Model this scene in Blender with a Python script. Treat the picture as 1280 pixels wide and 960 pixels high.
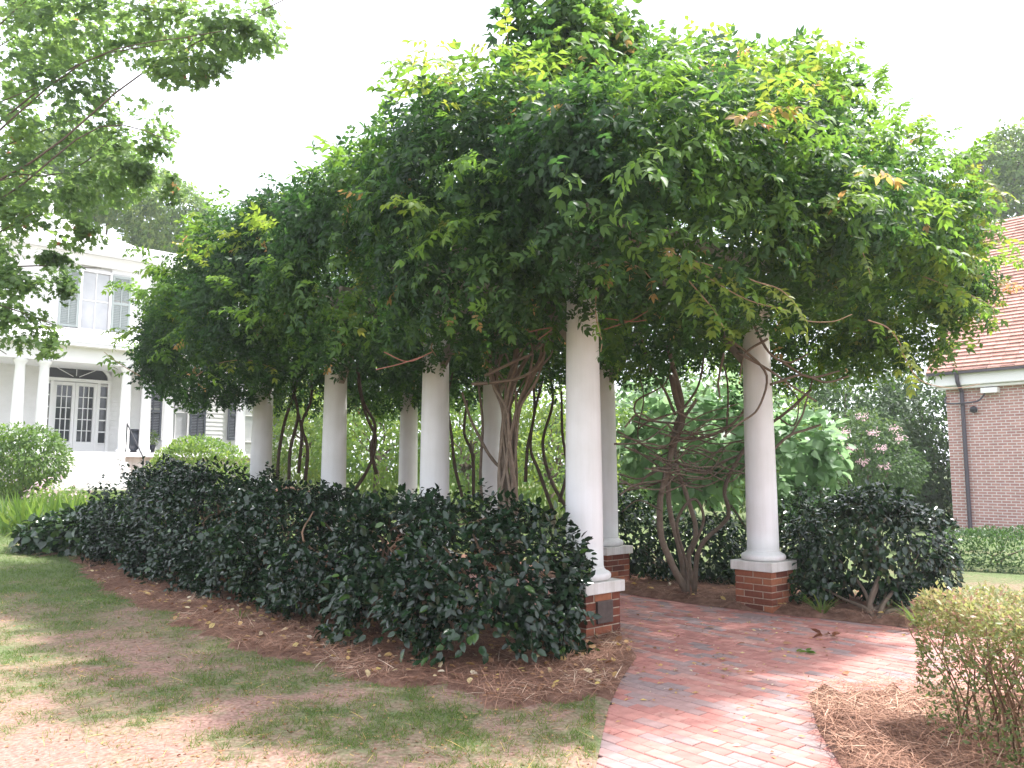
import bpy, bmesh, math, random
import numpy as np
from mathutils import Vector, Matrix
from mathutils.geometry import delaunay_2d_cdt

for o in list(bpy.data.objects):
    bpy.data.objects.remove(o, do_unlink=True)
scene = bpy.context.scene
COL = scene.collection
random.seed(7)
rng = np.random.default_rng(7)
R = math.radians

# ------------------------------------------------------------------ camera
F = 995.0                                   # focal length in photo pixels (1280 wide)
CAMZ = 1.5
PITCH = math.atan(110 / F)
cam_d = bpy.data.cameras.new('camera')
cam_d.sensor_width = 36.0
cam_d.lens = F / 1280 * 36
cam_d.clip_start = 0.05
cam_d.clip_end = 3000
cam = bpy.data.objects.new('camera', cam_d)
COL.objects.link(cam)
cam.location = (0, 0, CAMZ)
cam.rotation_euler = (math.pi / 2 + PITCH, 0, 0)
scene.camera = cam
scene.render.resolution_x, scene.render.resolution_y = 1024, 768

# ------------------------------------------------------------------ sky, sun, exposure
SUN_DIR = Vector((0.93, 0.34, 0)).normalized()     # horizontal direction towards the sun
SUN_EL = R(65)
world = bpy.data.worlds.new('World')
scene.world = world
world.use_nodes = True
wn, wl = world.node_tree.nodes, world.node_tree.links
wn.clear()
sky = wn.new('ShaderNodeTexSky')
sky.sky_type = 'NISHITA'
sky.sun_disc = False
sky.sun_elevation = SUN_EL
sky.sun_rotation = math.atan2(SUN_DIR.x, SUN_DIR.y)
sky.air_density = 1.0
sky.dust_density = 4.0
sky.ozone_density = 1.0
veil = wn.new('ShaderNodeMix')                     # even veil of thin white cloud
veil.data_type = 'RGBA'
veil.inputs[0].default_value = 0.72
veil.inputs[7].default_value = (8.5, 8.8, 9.7, 1)
bg = wn.new('ShaderNodeBackground')
bg.inputs[1].default_value = 0.105
wo = wn.new('ShaderNodeOutputWorld')
wl.new(sky.outputs[0], veil.inputs[6])
wl.new(veil.outputs[2], bg.inputs[0])
wl.new(bg.outputs[0], wo.inputs[0])
sun_d = bpy.data.lights.new('sun', 'SUN')
sun_d.energy = 3.1
sun_d.angle = R(2.5)
sun_d.color = (1.0, 0.97, 0.955)
sun = bpy.data.objects.new('sun', sun_d)
COL.objects.link(sun)
sv = Vector((SUN_DIR.x * math.cos(SUN_EL), SUN_DIR.y * math.cos(SUN_EL), math.sin(SUN_EL)))
sun.rotation_euler = sv.to_track_quat('Z', 'Y').to_euler()
sun.location = sv * 60
scene.view_settings.view_transform = 'Standard'
scene.view_settings.look = 'None'
scene.view_settings.gamma = 1
scene.view_settings.exposure = 1.7
scene.render.engine = 'CYCLES'
scene.cycles.max_bounces = 8
scene.cycles.transparent_max_bounces = 8

# ------------------------------------------------------------------ geometry of the place
ANG = R(41.3)
AV = np.array([math.cos(ANG), math.sin(ANG)])      # across the pergola
AU = np.array([-math.sin(ANG), math.cos(ANG)])     # along the pergola
PA = np.array([0.664, 7.41])                        # the column by the path
BAY, WID, SKEW = 2.348, 2.653, -0.207

def loc2w(x, y):
    p = PA + x * AV + y * AU
    return float(p[0]), float(p[1])
def w2loc(X, Y):
    d = np.array([X, Y]) - PA
    return float(d @ AV), float(d @ AU)
def ray(px, py):
    a, b = (px - 640) / F, (480 - py) / F
    return np.array([a, math.cos(PITCH) - b * math.sin(PITCH), math.sin(PITCH) + b * math.cos(PITCH)])
def W(px, py, Y):
    r = ray(px, py); r = r * (Y / r[1])
    return np.array([r[0], r[1], r[2] + CAMZ])
def G(px, py, z=0.0):
    r = ray(px, py); t = (z - CAMZ) / r[2]
    return np.array([r[0] * t, r[1] * t, z])
def terrain(x, y):
    x = np.asarray(x, float); y = np.asarray(y, float)
    u = -0.6561 * x + 0.7547 * y
    t = np.clip((u - 12) / 13, 0, 1); t = t * t * (3 - 2 * t)
    return t * 1.0

# ------------------------------------------------------------------ noise
def vnoise(p, seed=0):
    p = np.asarray(p, float)
    i = np.floor(p).astype(np.int64); f = p - i; f = f * f * (3 - 2 * f)
    def h(a, b, c):
        n = (a * 73856093) ^ (b * 19349663) ^ (c * 83492791) ^ (seed * 2654435761)
        n = (n ^ (n >> 13)) * 1274126177
        n = n & 0x7fffffff
        n = (n ^ (n >> 16)) & 0xffff
        return n / 65535.0
    r = 0
    for dx in (0, 1):
        for dy in (0, 1):
            for dz in (0, 1):
                w = np.abs(1 - dx - f[:, 0]) * np.abs(1 - dy - f[:, 1]) * np.abs(1 - dz - f[:, 2])
                r = r + w * h(i[:, 0] + dx, i[:, 1] + dy, i[:, 2] + dz)
    return r
def fbm(p, seed=0):
    p = np.asarray(p, float)
    return 0.55 * vnoise(p, seed) + 0.3 * vnoise(p * 2.1, seed + 1) + 0.15 * vnoise(p * 4.3, seed + 2)

# ------------------------------------------------------------------ materials
def mat(name, base, rough=0.7, spec=0.3, noise=None, bump=None, coords='Object'):
    """noise=(scale, colour2, detail)   bump=(scale, strength, distance)"""
    m = bpy.data.materials.new(name); m.use_nodes = True
    n, l = m.node_tree.nodes, m.node_tree.links
    b = n['Principled BSDF']
    b.inputs['Roughness'].default_value = rough
    b.inputs['Specular IOR Level'].default_value = spec
    b.inputs['Base Color'].default_value = (*base, 1)
    tc = n.new('ShaderNodeTexCoord')
    if noise:
        t = n.new('ShaderNodeTexNoise'); t.inputs['Scale'].default_value = noise[0]
        t.inputs['Detail'].default_value = noise[2] if len(noise) > 2 else 6
        l.new(tc.outputs[coords], t.inputs['Vector'])
        r = n.new('ShaderNodeValToRGB')
        r.color_ramp.elements[0].position = 0.35; r.color_ramp.elements[1].position = 0.68
        r.color_ramp.elements[0].color = (*base, 1); r.color_ramp.elements[1].color = (*noise[1], 1)
        l.new(t.outputs['Fac'], r.inputs[0]); l.new(r.outputs[0], b.inputs['Base Color'])
    if bump:
        t2 = n.new('ShaderNodeTexNoise'); t2.inputs['Scale'].default_value = bump[0]
        t2.inputs['Detail'].default_value = 6
        l.new(tc.outputs[coords], t2.inputs['Vector'])
        bp = n.new('ShaderNodeBump'); bp.inputs['Strength'].default_value = bump[1]
        bp.inputs['Distance'].default_value = bump[2] if len(bump) > 2 else 0.01
        l.new(t2.outputs['Fac'], bp.inputs['Height']); l.new(bp.outputs[0], b.inputs['Normal'])
    return m

def ramp_mat(name, stops, rough=0.5, spec=0.4, trans=0.0, bump=None):
    """colour comes from the per-piece attribute 'tint' (0..1)"""
    m = bpy.data.materials.new(name); m.use_nodes = True
    n, l = m.node_tree.nodes, m.node_tree.links
    b = n['Principled BSDF']; out = n['Material Output']
    at = n.new('ShaderNodeAttribute'); at.attribute_name = 'tint'
    r = n.new('ShaderNodeValToRGB')
    el = r.color_ramp.elements
    el[0].position, el[0].color = stops[0][0], (*stops[0][1], 1)
    el[1].position, el[1].color = stops[-1][0], (*stops[-1][1], 1)
    for p, c in stops[1:-1]:
        e = el.new(p); e.color = (*c, 1)
    l.new(at.outputs['Fac'], r.inputs[0])
    b.inputs['Roughness'].default_value = rough
    b.inputs['Specular IOR Level'].default_value = spec
    l.new(r.outputs[0], b.inputs['Base Color'])
    if bump:
        tc = n.new('ShaderNodeTexCoord'); t = n.new('ShaderNodeTexNoise'); t.inputs['Scale'].default_value = bump[0]
        l.new(tc.outputs['Object'], t.inputs['Vector'])
        bp = n.new('ShaderNodeBump'); bp.inputs['Strength'].default_value = bump[1]; bp.inputs['Distance'].default_value = bump[2]
        l.new(t.outputs['Fac'], bp.inputs['Height']); l.new(bp.outputs[0], b.inputs['Normal'])
        mx = n.new('ShaderNodeMix'); mx.data_type = 'RGBA'; mx.blend_type = 'MULTIPLY'
        mx.inputs[0].default_value = 0.5
        t3 = n.new('ShaderNodeTexNoise'); t3.inputs['Scale'].default_value = bump[0] * 0.25; t3.inputs['Detail'].default_value = 8
        l.new(tc.outputs['Object'], t3.inputs['Vector'])
        r3 = n.new('ShaderNodeValToRGB'); r3.color_ramp.elements[0].position = 0.3; r3.color_ramp.elements[1].position = 0.7
        r3.color_ramp.elements[0].color = (0.45, 0.42, 0.4, 1); r3.color_ramp.elements[1].color = (1, 1, 1, 1)
        l.new(t3.outputs['Fac'], r3.inputs[0])
        l.new(r.outputs[0], mx.inputs[6]); l.new(r3.outputs[0], mx.inputs[7]); l.new(mx.outputs[2], b.inputs['Base Color'])
    if trans > 0:
        tr = n.new('ShaderNodeBsdfTranslucent')
        hs = n.new('ShaderNodeHueSaturation'); hs.inputs['Hue'].default_value = 0.485
        hs.inputs['Saturation'].default_value = 1.08; hs.inputs['Value'].default_value = 2.3
        l.new(r.outputs[0], hs.inputs['Color']); l.new(hs.outputs[0], tr.inputs['Color'])
        mix = n.new('ShaderNodeMixShader'); mix.inputs[0].default_value = trans
        l.new(b.outputs[0], mix.inputs[1]); l.new(tr.outputs[0], mix.inputs[2]); l.new(mix.outputs[0], out.inputs[0])
    return m

M = {}
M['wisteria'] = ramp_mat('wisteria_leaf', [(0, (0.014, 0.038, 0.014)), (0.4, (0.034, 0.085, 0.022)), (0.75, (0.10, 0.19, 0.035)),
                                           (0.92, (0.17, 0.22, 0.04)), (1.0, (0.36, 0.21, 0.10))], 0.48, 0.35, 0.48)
M['camellia'] = ramp_mat('camellia_leaf', [(0, (0.008, 0.022, 0.010)), (0.6, (0.017, 0.043, 0.015)), (1, (0.07, 0.13, 0.025))], 0.22, 0.5, 0.12)
M['boxleaf'] = ramp_mat('clipped_hedge_leaf', [(0, (0.06, 0.10, 0.03)), (0.5, (0.13, 0.17, 0.055)), (0.85, (0.25, 0.26, 0.10)), (1, (0.30, 0.19, 0.13))], 0.45, 0.4, 0.35)
M['greenhedge'] = ramp_mat('green_hedge_leaf', [(0, (0.03, 0.07, 0.02)), (0.6, (0.06, 0.13, 0.03)), (1, (0.12, 0.19, 0.05))], 0.45, 0.4, 0.25)
M['maple'] = ramp_mat('maple_leaf', [(0, (0.06, 0.11, 0.04)), (0.5, (0.10, 0.17, 0.05)), (0.9, (0.17, 0.25, 0.07)), (1, (0.3, 0.07, 0.06))], 0.5, 0.35, 0.55)
M['tree'] = ramp_mat('tree_leaf', [(0, (0.035, 0.07, 0.025)), (0.5, (0.06, 0.11, 0.035)), (1, (0.12, 0.17, 0.05))], 0.55, 0.3, 0.35)
M['bright'] = ramp_mat('bright_shrub_leaf', [(0, (0.05, 0.10, 0.02)), (0.5, (0.10, 0.18, 0.035)), (1, (0.2, 0.26, 0.06))], 0.5, 0.35, 0.42)
M['bigleaf'] = ramp_mat('broad_leaf', [(0, (0.11, 0.19, 0.09)), (0.6, (0.17, 0.27, 0.14)), (1, (0.23, 0.34, 0.17))], 0.42, 0.45, 0.45)
M['petal'] = ramp_mat('pink_petal', [(0, (0.55, 0.36, 0.40)), (1, (0.68, 0.54, 0.56))], 0.6, 0.2, 0.3)
M['grass'] = ramp_mat('grass_blade', [(0, (0.07, 0.12, 0.025)), (0.55, (0.13, 0.19, 0.05)), (0.85, (0.26, 0.24, 0.09)), (1, (0.4, 0.3, 0.16))], 0.6, 0.25, 0.35)
M['straw'] = ramp_mat('pine_straw', [(0, (0.14, 0.07, 0.045)), (0.5, (0.30, 0.155, 0.10)), (0.85, (0.46, 0.28, 0.19)), (1, (0.6, 0.46, 0.34))], 0.65, 0.3)
M['litter'] = ramp_mat('dry_leaf', [(0, (0.16, 0.07, 0.04)), (0.5, (0.38, 0.22, 0.11)), (0.8, (0.5, 0.38, 0.12)), (1, (0.6, 0.52, 0.4))], 0.65, 0.3, 0.15)
M['bark'] = ramp_mat('vine_bark', [(0, (0.07, 0.05, 0.036)), (1, (0.30, 0.235, 0.18))], 0.85, 0.15, 0, (60, 0.8, 0.01))
M['twig'] = ramp_mat('twig_bark', [(0, (0.10, 0.06, 0.04)), (1, (0.36, 0.23, 0.15))], 0.8, 0.2)
M['redstem'] = mat('red_stem', (0.30, 0.13, 0.09), 0.6)
M['white'] = mat('white_paint', (0.80, 0.79, 0.79), 0.5, 0.35, (2.2, (0.71, 0.70, 0.68), 8), (90, 0.12, 0.004))
M['stone'] = mat('white_stone', (0.76, 0.74, 0.72), 0.65, 0.25, (5, (0.60, 0.57, 0.53), 8), (60, 0.25, 0.004))
M['timber'] = mat('weathered_timber', (0.30, 0.26, 0.22), 0.8, 0.2, (9, (0.20, 0.165, 0.135), 8), (40, 0.5, 0.01))
M['mortar'] = mat('mortar', (0.55, 0.47, 0.38), 0.9, 0.1, (30, (0.36, 0.29, 0.22)), (120, 0.5, 0.004))
M['brick'] = ramp_mat('pedestal_brick', [(0, (0.13, 0.045, 0.03)), (0.6, (0.26, 0.085, 0.05)), (1, (0.36, 0.14, 0.075))], 0.82, 0.2, 0, (70, 0.45, 0.004))
M['paver'] = ramp_mat('brick_paver', [(0, (0.31, 0.235, 0.23)), (0.25, (0.38, 0.26, 0.245)), (0.45, (0.42, 0.19, 0.165)), (0.8, (0.49, 0.235, 0.20)), (1, (0.51, 0.29, 0.25))], 0.8, 0.22, 0, (45, 0.4, 0.004))
M['sand'] = mat('joint_sand', (0.13, 0.085, 0.065), 0.95, 0.1, (40, (0.2, 0.14, 0.1)))
M['mulch'] = mat('mulch_soil', (0.16, 0.085, 0.06), 0.95, 0.1, (14, (0.29, 0.17, 0.125), 10), (60, 1.0, 0.03))
M['bronze'] = mat('bronze_plaque', (0.075, 0.06, 0.055), 0.45, 0.5, (25, (0.11, 0.09, 0.08)))
M['bronze'].node_tree.nodes['Principled BSDF'].inputs['Metallic'].default_value = 0.4
M['clap'] = mat('house_paint', (0.80, 0.79, 0.78), 0.6, 0.3, (3, (0.74, 0.73, 0.72)))
M['trim'] = mat('house_trim', (0.82, 0.81, 0.80), 0.5, 0.3)
M['roofgrey'] = mat('porch_roof', (0.62, 0.61, 0.61), 0.7, 0.2, (8, (0.54, 0.53, 0.53)))
M['shutter'] = mat('shutter_paint', (0.36, 0.40, 0.38), 0.6, 0.25)
M['darkshutter'] = mat('dark_shutter_paint', (0.10, 0.11, 0.13), 0.6, 0.25)
M['black'] = mat('black_iron', (0.03, 0.03, 0.035), 0.5, 0.4)
M['bluepipe'] = mat('downpipe_paint', (0.085, 0.075, 0.09), 0.5, 0.35)
M['terra'] = mat('glazed_pot', (0.03, 0.035, 0.05), 0.3, 0.5)
def glass_mat():
    m = mat('window_glass', (0.05, 0.055, 0.06), 0.06, 0.6)
    return m
M['glass'] = glass_mat()
M['paleglass'] = mat('pale_reflection_glass', (0.38, 0.39, 0.40), 0.08, 0.6, (1.5, (0.5, 0.5, 0.5)))  # window panes with a pale reflection painted into their colour

def brickwall_mat():
    m = bpy.data.materials.new('brick_wall'); m.use_nodes = True
    n, l = m.node_tree.nodes, m.node_tree.links
    b = n['Principled BSDF']; b.inputs['Roughness'].default_value = 0.85
    tc = n.new('ShaderNodeTexCoord'); mp = n.new('ShaderNodeMapping')
    sx = n.new('ShaderNodeSeparateXYZ'); cx = n.new('ShaderNodeCombineXYZ')
    l.new(tc.outputs['Object'], sx.inputs[0])
    ad = n.new('ShaderNodeMath'); ad.operation = 'ADD'
    l.new(sx.outputs[0], ad.inputs[0]); l.new(sx.outputs[1], ad.inputs[1])
    l.new(ad.outputs[0], cx.inputs[0]); l.new(sx.outputs[2], cx.inputs[1])
    l.new(cx.outputs[0], mp.inputs[0])
    t = n.new('ShaderNodeTexBrick')
    t.inputs['Scale'].default_value = 1.0
    t.inputs['Brick Width'].default_value = 0.21; t.inputs['Row Height'].default_value = 0.072
    t.inputs['Mortar Size'].default_value = 0.011; t.inputs['Mortar Smooth'].default_value = 0.2
    t.inputs['Bias'].default_value = -0.1
    t.inputs['Color1'].default_value = (0.40, 0.20, 0.175, 1); t.inputs['Color2'].default_value = (0.50, 0.27, 0.235, 1)
    t.inputs['Mortar'].default_value = (0.66, 0.60, 0.57, 1)
    l.new(mp.outputs[0], t.inputs['Vector'])
    nz = n.new('ShaderNodeTexNoise'); nz.inputs['Scale'].default_value = 5; nz.inputs['Detail'].default_value = 6
    l.new(tc.outputs['Object'], nz.inputs['Vector'])
    mx = n.new('ShaderNodeMix'); mx.data_type = 'RGBA'; mx.blend_type = 'OVERLAY'; mx.inputs[0].default_value = 0.3
    l.new(t.outputs['Color'], mx.inputs[6]); l.new(nz.outputs['Fac'], mx.inputs[7])
    l.new(mx.outputs[2], b.inputs['Base Color'])
    bp = n.new('ShaderNodeBump'); bp.inputs['Distance'].default_value = 0.01; bp.invert = True
    l.new(t.outputs['Fac'], bp.inputs['Height']); l.new(bp.outputs[0], b.inputs['Normal'])
    return m
M['brickwall'] = brickwall_mat()
M['shingle'] = ramp_mat('red_shingle', [(0, (0.44, 0.24, 0.19)), (1, (0.60, 0.36, 0.29))], 0.8, 0.2, 0, (20, 0.4, 0.01))

def lawn_mat():
    m = bpy.data.materials.new('lawn'); m.use_nodes = True
    n, l = m.node_tree.nodes, m.node_tree.links
    b = n['Principled BSDF']; b.inputs['Roughness'].default_value = 0.95; b.inputs['Specular IOR Level'].default_value = 0.1
    at = n.new('ShaderNodeAttribute'); at.attribute_name = 'tint'
    tc = n.new('ShaderNodeTexCoord')
    t = n.new('ShaderNodeTexNoise'); t.inputs['Scale'].default_value = 14; t.inputs['Detail'].default_value = 12; t.inputs['Roughness'].default_value = 0.8
    l.new(tc.outputs['Object'], t.inputs['Vector'])
    ad = n.new('ShaderNodeMath'); ad.operation = 'MULTIPLY_ADD'; ad.inputs[1].default_value = 2.0; ad.inputs[2].default_value = -1.0
    l.new(t.outputs['Fac'], ad.inputs[0])
    s = n.new('ShaderNodeMath'); s.operation = 'ADD'; s.use_clamp = True
    l.new(at.outputs['Fac'], s.inputs[0]); l.new(ad.outputs[0], s.inputs[1])
    r = n.new('ShaderNodeValToRGB'); e = r.color_ramp.elements
    e[0].position, e[0].color = 0.15, (0.36, 0.225, 0.185, 1)
    e[1].position, e[1].color = 0.85, (0.14, 0.185, 0.08, 1)
    k = e.new(0.45); k.color = (0.27, 0.21, 0.145, 1)
    l.new(s.outputs[0], r.inputs[0])
    t2 = n.new('ShaderNodeTexNoise'); t2.inputs['Scale'].default_value = 38; t2.inputs['Detail'].default_value = 6
    l.new(tc.outputs['Object'], t2.inputs['Vector'])
    r2 = n.new('ShaderNodeValToRGB'); r2.color_ramp.elements[0].position = 0.3; r2.color_ramp.elements[1].position = 0.65
    r2.color_ramp.elements[0].color = (0.42, 0.37, 0.34, 1); r2.color_ramp.elements[1].color = (1, 1, 1, 1)
    l.new(t2.outputs['Fac'], r2.inputs[0])
    mx = n.new('ShaderNodeMix'); mx.data_type = 'RGBA'; mx.blend_type = 'MULTIPLY'; mx.inputs[0].default_value = 0.8
    l.new(r.outputs[0], mx.inputs[6]); l.new(r2.outputs[0], mx.inputs[7]); l.new(mx.outputs[2], b.inputs['Base Color'])
    bp = n.new('ShaderNodeBump'); bp.inputs['Strength'].default_value = 0.8; bp.inputs['Distance'].default_value = 0.02
    l.new(t2.outputs['Fac'], bp.inputs['Height']); l.new(bp.outputs[0], b.inputs['Normal'])
    return m
M['lawn'] = lawn_mat()

def streaks(m, amount=.5):
    n, l = m.node_tree.nodes, m.node_tree.links; b = n['Principled BSDF']; src = b.inputs['Base Color'].links[0].from_socket
    tc = n.new('ShaderNodeTexCoord'); mp = n.new('ShaderNodeMapping'); mp.inputs['Scale'].default_value = (14, 14, .7)
    t = n.new('ShaderNodeTexNoise'); t.inputs['Scale'].default_value = 1; t.inputs['Detail'].default_value = 8; t.inputs['Roughness'].default_value = .65
    r = n.new('ShaderNodeValToRGB'); r.color_ramp.elements[0].position = .36; r.color_ramp.elements[1].position = .6
    r.color_ramp.elements[0].color = (.62, .60, .54, 1); r.color_ramp.elements[1].color = (1, 1, 1, 1)
    mx = n.new('ShaderNodeMix'); mx.data_type = 'RGBA'; mx.blend_type = 'MULTIPLY'; mx.inputs[0].default_value = amount
    l.new(tc.outputs['Object'], mp.inputs[0]); l.new(mp.outputs[0], t.inputs['Vector']); l.new(t.outputs['Fac'], r.inputs[0])
    l.new(src, mx.inputs[6]); l.new(r.outputs[0], mx.inputs[7]); l.new(mx.outputs[2], b.inputs['Base Color'])
streaks(M['white'], .16); streaks(M['stone'], .45)

# ------------------------------------------------------------------ object helpers
def tag(o, label=None, cat=None, group=None, kind=None):
    if label: o['label'] = label
    if cat: o['category'] = cat
    if group: o['group'] = group
    if kind: o['kind'] = kind
    return o
def empty(name, loc=(0, 0, 0), rz=0.0, label=None, cat=None, group=None):
    o = bpy.data.objects.new(name, None); COL.objects.link(o)
    o.empty_display_size = 0.2
    o.location = loc; o.rotation_euler = (0, 0, rz)
    return tag(o, label, cat, group)
def link(name, me, parent=None, loc=None, rot=None):
    o = bpy.data.objects.new(name, me); COL.objects.link(o)
    if parent: o.parent = parent
    if loc is not None: o.location = loc
    if rot is not None: o.rotation_euler = rot
    return o
def np_mesh(name, V, faces_v, counts, m, tint=None, smooth=False):
    me = bpy.data.meshes.new(name)
    V = np.ascontiguousarray(V, dtype=np.float32)
    faces_v = np.ascontiguousarray(faces_v, dtype=np.int32).ravel()
    counts = np.ascontiguousarray(counts, dtype=np.int32)
    starts = np.concatenate([[0], np.cumsum(counts)[:-1]]).astype(np.int32)
    me.vertices.add(len(V)); me.vertices.foreach_set('co', V.ravel())
    me.loops.add(len(faces_v)); me.loops.foreach_set('vertex_index', faces_v)
    me.polygons.add(len(counts)); me.polygons.foreach_set('loop_start', starts)
    me.update(calc_edges=True)
    if smooth: me.polygons.foreach_set('use_smooth', np.ones(len(counts), dtype=bool))
    if tint is not None:
        a = me.attributes.new('tint', 'FLOAT', 'POINT')
        a.data.foreach_set('value', np.ascontiguousarray(tint, dtype=np.float32))
    if m: me.materials.append(m)
    return me

class MB:
    """collects shapes into one mesh"""
    def __init__(s): s.v = []; s.f = []; s.t = []
    def add(s, v, f, t=0.5):
        k = len(s.v); s.v += [tuple(p) for p in v]; s.f += [tuple(i + k for i in q) for q in f]; s.t += [t] * len(v)
    def box(s, c, d, rz=0.0, t=0.5):
        x, y, z = [q / 2 for q in d]
        v = [(-x, -y, -z), (x, -y, -z), (x, y, -z), (-x, y, -z), (-x, -y, z), (x, -y, z), (x, y, z), (-x, y, z)]
        cs, sn = math.cos(rz), math.sin(rz)
        v = [(c[0] + a * cs - b * sn, c[1] + a * sn + b * cs, c[2] + e) for a, b, e in v]
        s.add(v, [(0, 3, 2, 1), (4, 5, 6, 7), (0, 1, 5, 4), (1, 2, 6, 5), (2, 3, 7, 6), (3, 0, 4, 7)], t)
    def bar(s, a, b, w, h, t=0.5):
        a, b = Vector(a), Vector(b); d = (b - a).normalized()
        sd = d.cross(Vector((0, 0, 1)))
        sd = Vector((1, 0, 0)) if sd.length < 1e-4 else sd.normalized()
        up = sd.cross(d)
        v = []
        for p in (a, b):
            for i, j in ((-1, -1), (1, -1), (1, 1), (-1, 1)):
                v.append(p + sd * (i * w / 2) + up * (j * h / 2))
        s.add(v, [(0, 1, 2, 3), (7, 6, 5, 4), (0, 4, 5, 1), (1, 5, 6, 2), (2, 6, 7, 3), (3, 7, 4, 0)], t)
    def lathe(s, prof, c=(0, 0, 0), n=32, t=0.5):
        v = []; f = []
        for r, z in prof:
            for i in range(n):
                a = 2 * math.pi * i / n
                v.append((c[0] + r * math.cos(a), c[1] + r * math.sin(a), c[2] + z))
        for k in range(len(prof) - 1):
            for i in range(n):
                j = (i + 1) % n
                f.append((k * n + i, k * n + j, (k + 1) * n + j, (k + 1) * n + i))
        f.append(tuple(range(n - 1, -1, -1))); f.append(tuple((len(prof) - 1) * n + i for i in range(n)))
        s.add(v, f, t)
    def tube(s, pts, rad, n=6, t=0.5, knob=0.0):
        pts = [Vector(p) for p in pts]; rings = []; prev = None
        for i, p in enumerate(pts):
            d = (pts[min(i + 1, len(pts) - 1)] - pts[max(i - 1, 0)]).normalized()
            sd = prev if prev is not None else d.orthogonal()
            sd = (sd - d * sd.dot(d))
            sd = d.orthogonal().normalized() if sd.length < 1e-5 else sd.normalized()
            prev = sd; up = d.cross(sd)
            r = rad[i] if hasattr(rad, '__len__') else rad
            rings.append([p + (sd * math.cos(2 * math.pi * j / n) + up * math.sin(2 * math.pi * j / n)) * r * (1 + knob * (random.random() - 0.5)) for j in range(n)])
        v = [q for rg in rings for q in rg]; f = []
        for k in range(len(rings) - 1):
            for j in range(n):
                f.append((k * n + j, k * n + (j + 1) % n, (k + 1) * n + (j + 1) % n, (k + 1) * n + j))
        f.append(tuple(range(n - 1, -1, -1))); f.append(tuple((len(rings) - 1) * n + i for i in range(n)))
        s.add(v, f, t)
    def mesh(s, name, m, smooth=False):
        me = bpy.data.meshes.new(name); me.from_pydata(s.v, [], s.f); me.update()
        a = me.attributes.new('tint', 'FLOAT', 'POINT'); a.data.foreach_set('value', np.array(s.t, dtype=np.float32))
        me.materials.append(m)
        if smooth: me.polygons.foreach_set('use_smooth', np.ones(len(me.polygons), dtype=bool))
        return me
    def build(s, name, m, parent=None, loc=None, smooth=False):
        return link(name, s.mesh(name, m, smooth), parent, loc)
def bevel(o, w, seg=2):
    b = o.modifiers.new('bevel', 'BEVEL'); b.width = w; b.segments = seg; b.limit_method = 'ANGLE'
    return o
def crom(pts, k=5):
    """smooth a polyline"""
    P = [np.array(p, float) for p in pts]; P = [2 * P[0] - P[1]] + P + [2 * P[-1] - P[-2]]; out = []
    for i in range(1, len(P) - 2):
        for j in range(k):
            t = j / k
            out.append(0.5 * (2 * P[i] + (P[i + 1] - P[i - 1]) * t + (2 * P[i - 1] - 5 * P[i] + 4 * P[i + 1] - P[i + 2]) * t * t + (3 * P[i] - P[i - 1] - 3 * P[i + 1] + P[i + 2]) * t ** 3))
    out.append(P[-2]); return out

# ------------------------------------------------------------------ leaves
def unit(a): return a / np.maximum(np.linalg.norm(a, axis=-1, keepdims=True), 1e-9)
def tmpl(v, f): return np.array(v, float), f
# pointed oval, folded on the midrib (4 triangles) and a fuller one (8 triangles)
LEAF_OVAL = tmpl([(0, 0, 0), (0, .5, -.03), (0, 1, -.1), (-.28, .28, .05), (-.25, .66, .03), (.28, .28, .05), (.25, .66, .03)],
                 [(0, 1, 4, 3), (1, 2, 4), (0, 5, 6, 1), (1, 6, 2)])
LEAF_SIMPLE = tmpl([(0, 0, 0), (.25, .42, .06), (0, 1, -.05), (-.25, .42, .06)], [(0, 1, 2), (0, 2, 3)])
LEAF_MAPLE = tmpl([(0, 0, 0), (0, .5, 0), (.18, .12, .02), (.5, .25, .03), (.26, .42, 0), (.42, .78, .03), (.14, .66, 0), (0, 1, -.05),
                   (-.14, .66, 0), (-.42, .78, .03), (-.26, .42, 0), (-.5, .25, .03), (-.18, .12, .02)],
                  [(1, 0, 2, 4), (2, 3, 4), (1, 4, 6), (4, 5, 6), (1, 6, 7, 8), (1, 8, 10), (8, 9, 10), (1, 10, 12, 0), (10, 11, 12)])
LEAF_BROAD = tmpl([(0, 0, 0), (0, .5, -.02), (0, 1, -.16), (-.36, .1, .05), (-.46, .42, .06), (-.26, .75, 0), (.36, .1, .05), (.46, .42, .06), (.26, .75, 0)],
                  [(0, 1, 4, 3), (1, 2, 5, 4), (0, 6, 7, 1), (1, 7, 8, 2)])
BLADE = tmpl([(-.035, 0, 0), (.035, 0, 0), (.02, .55, .06), (0, 1, .22)], [(0, 1, 2), (0, 2, 3)])
BLADE1 = tmpl([(-.05, 0, 0), (.05, 0, 0), (0, 1, .2)], [(0, 1, 2)])
NEEDLE = tmpl([(-.012, 0, 0), (.012, 0, 0), (.012, .5, .03), (-.012, .5, .03), (0, 1, 0)], [(0, 1, 2, 3), (3, 2, 4)])
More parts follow.
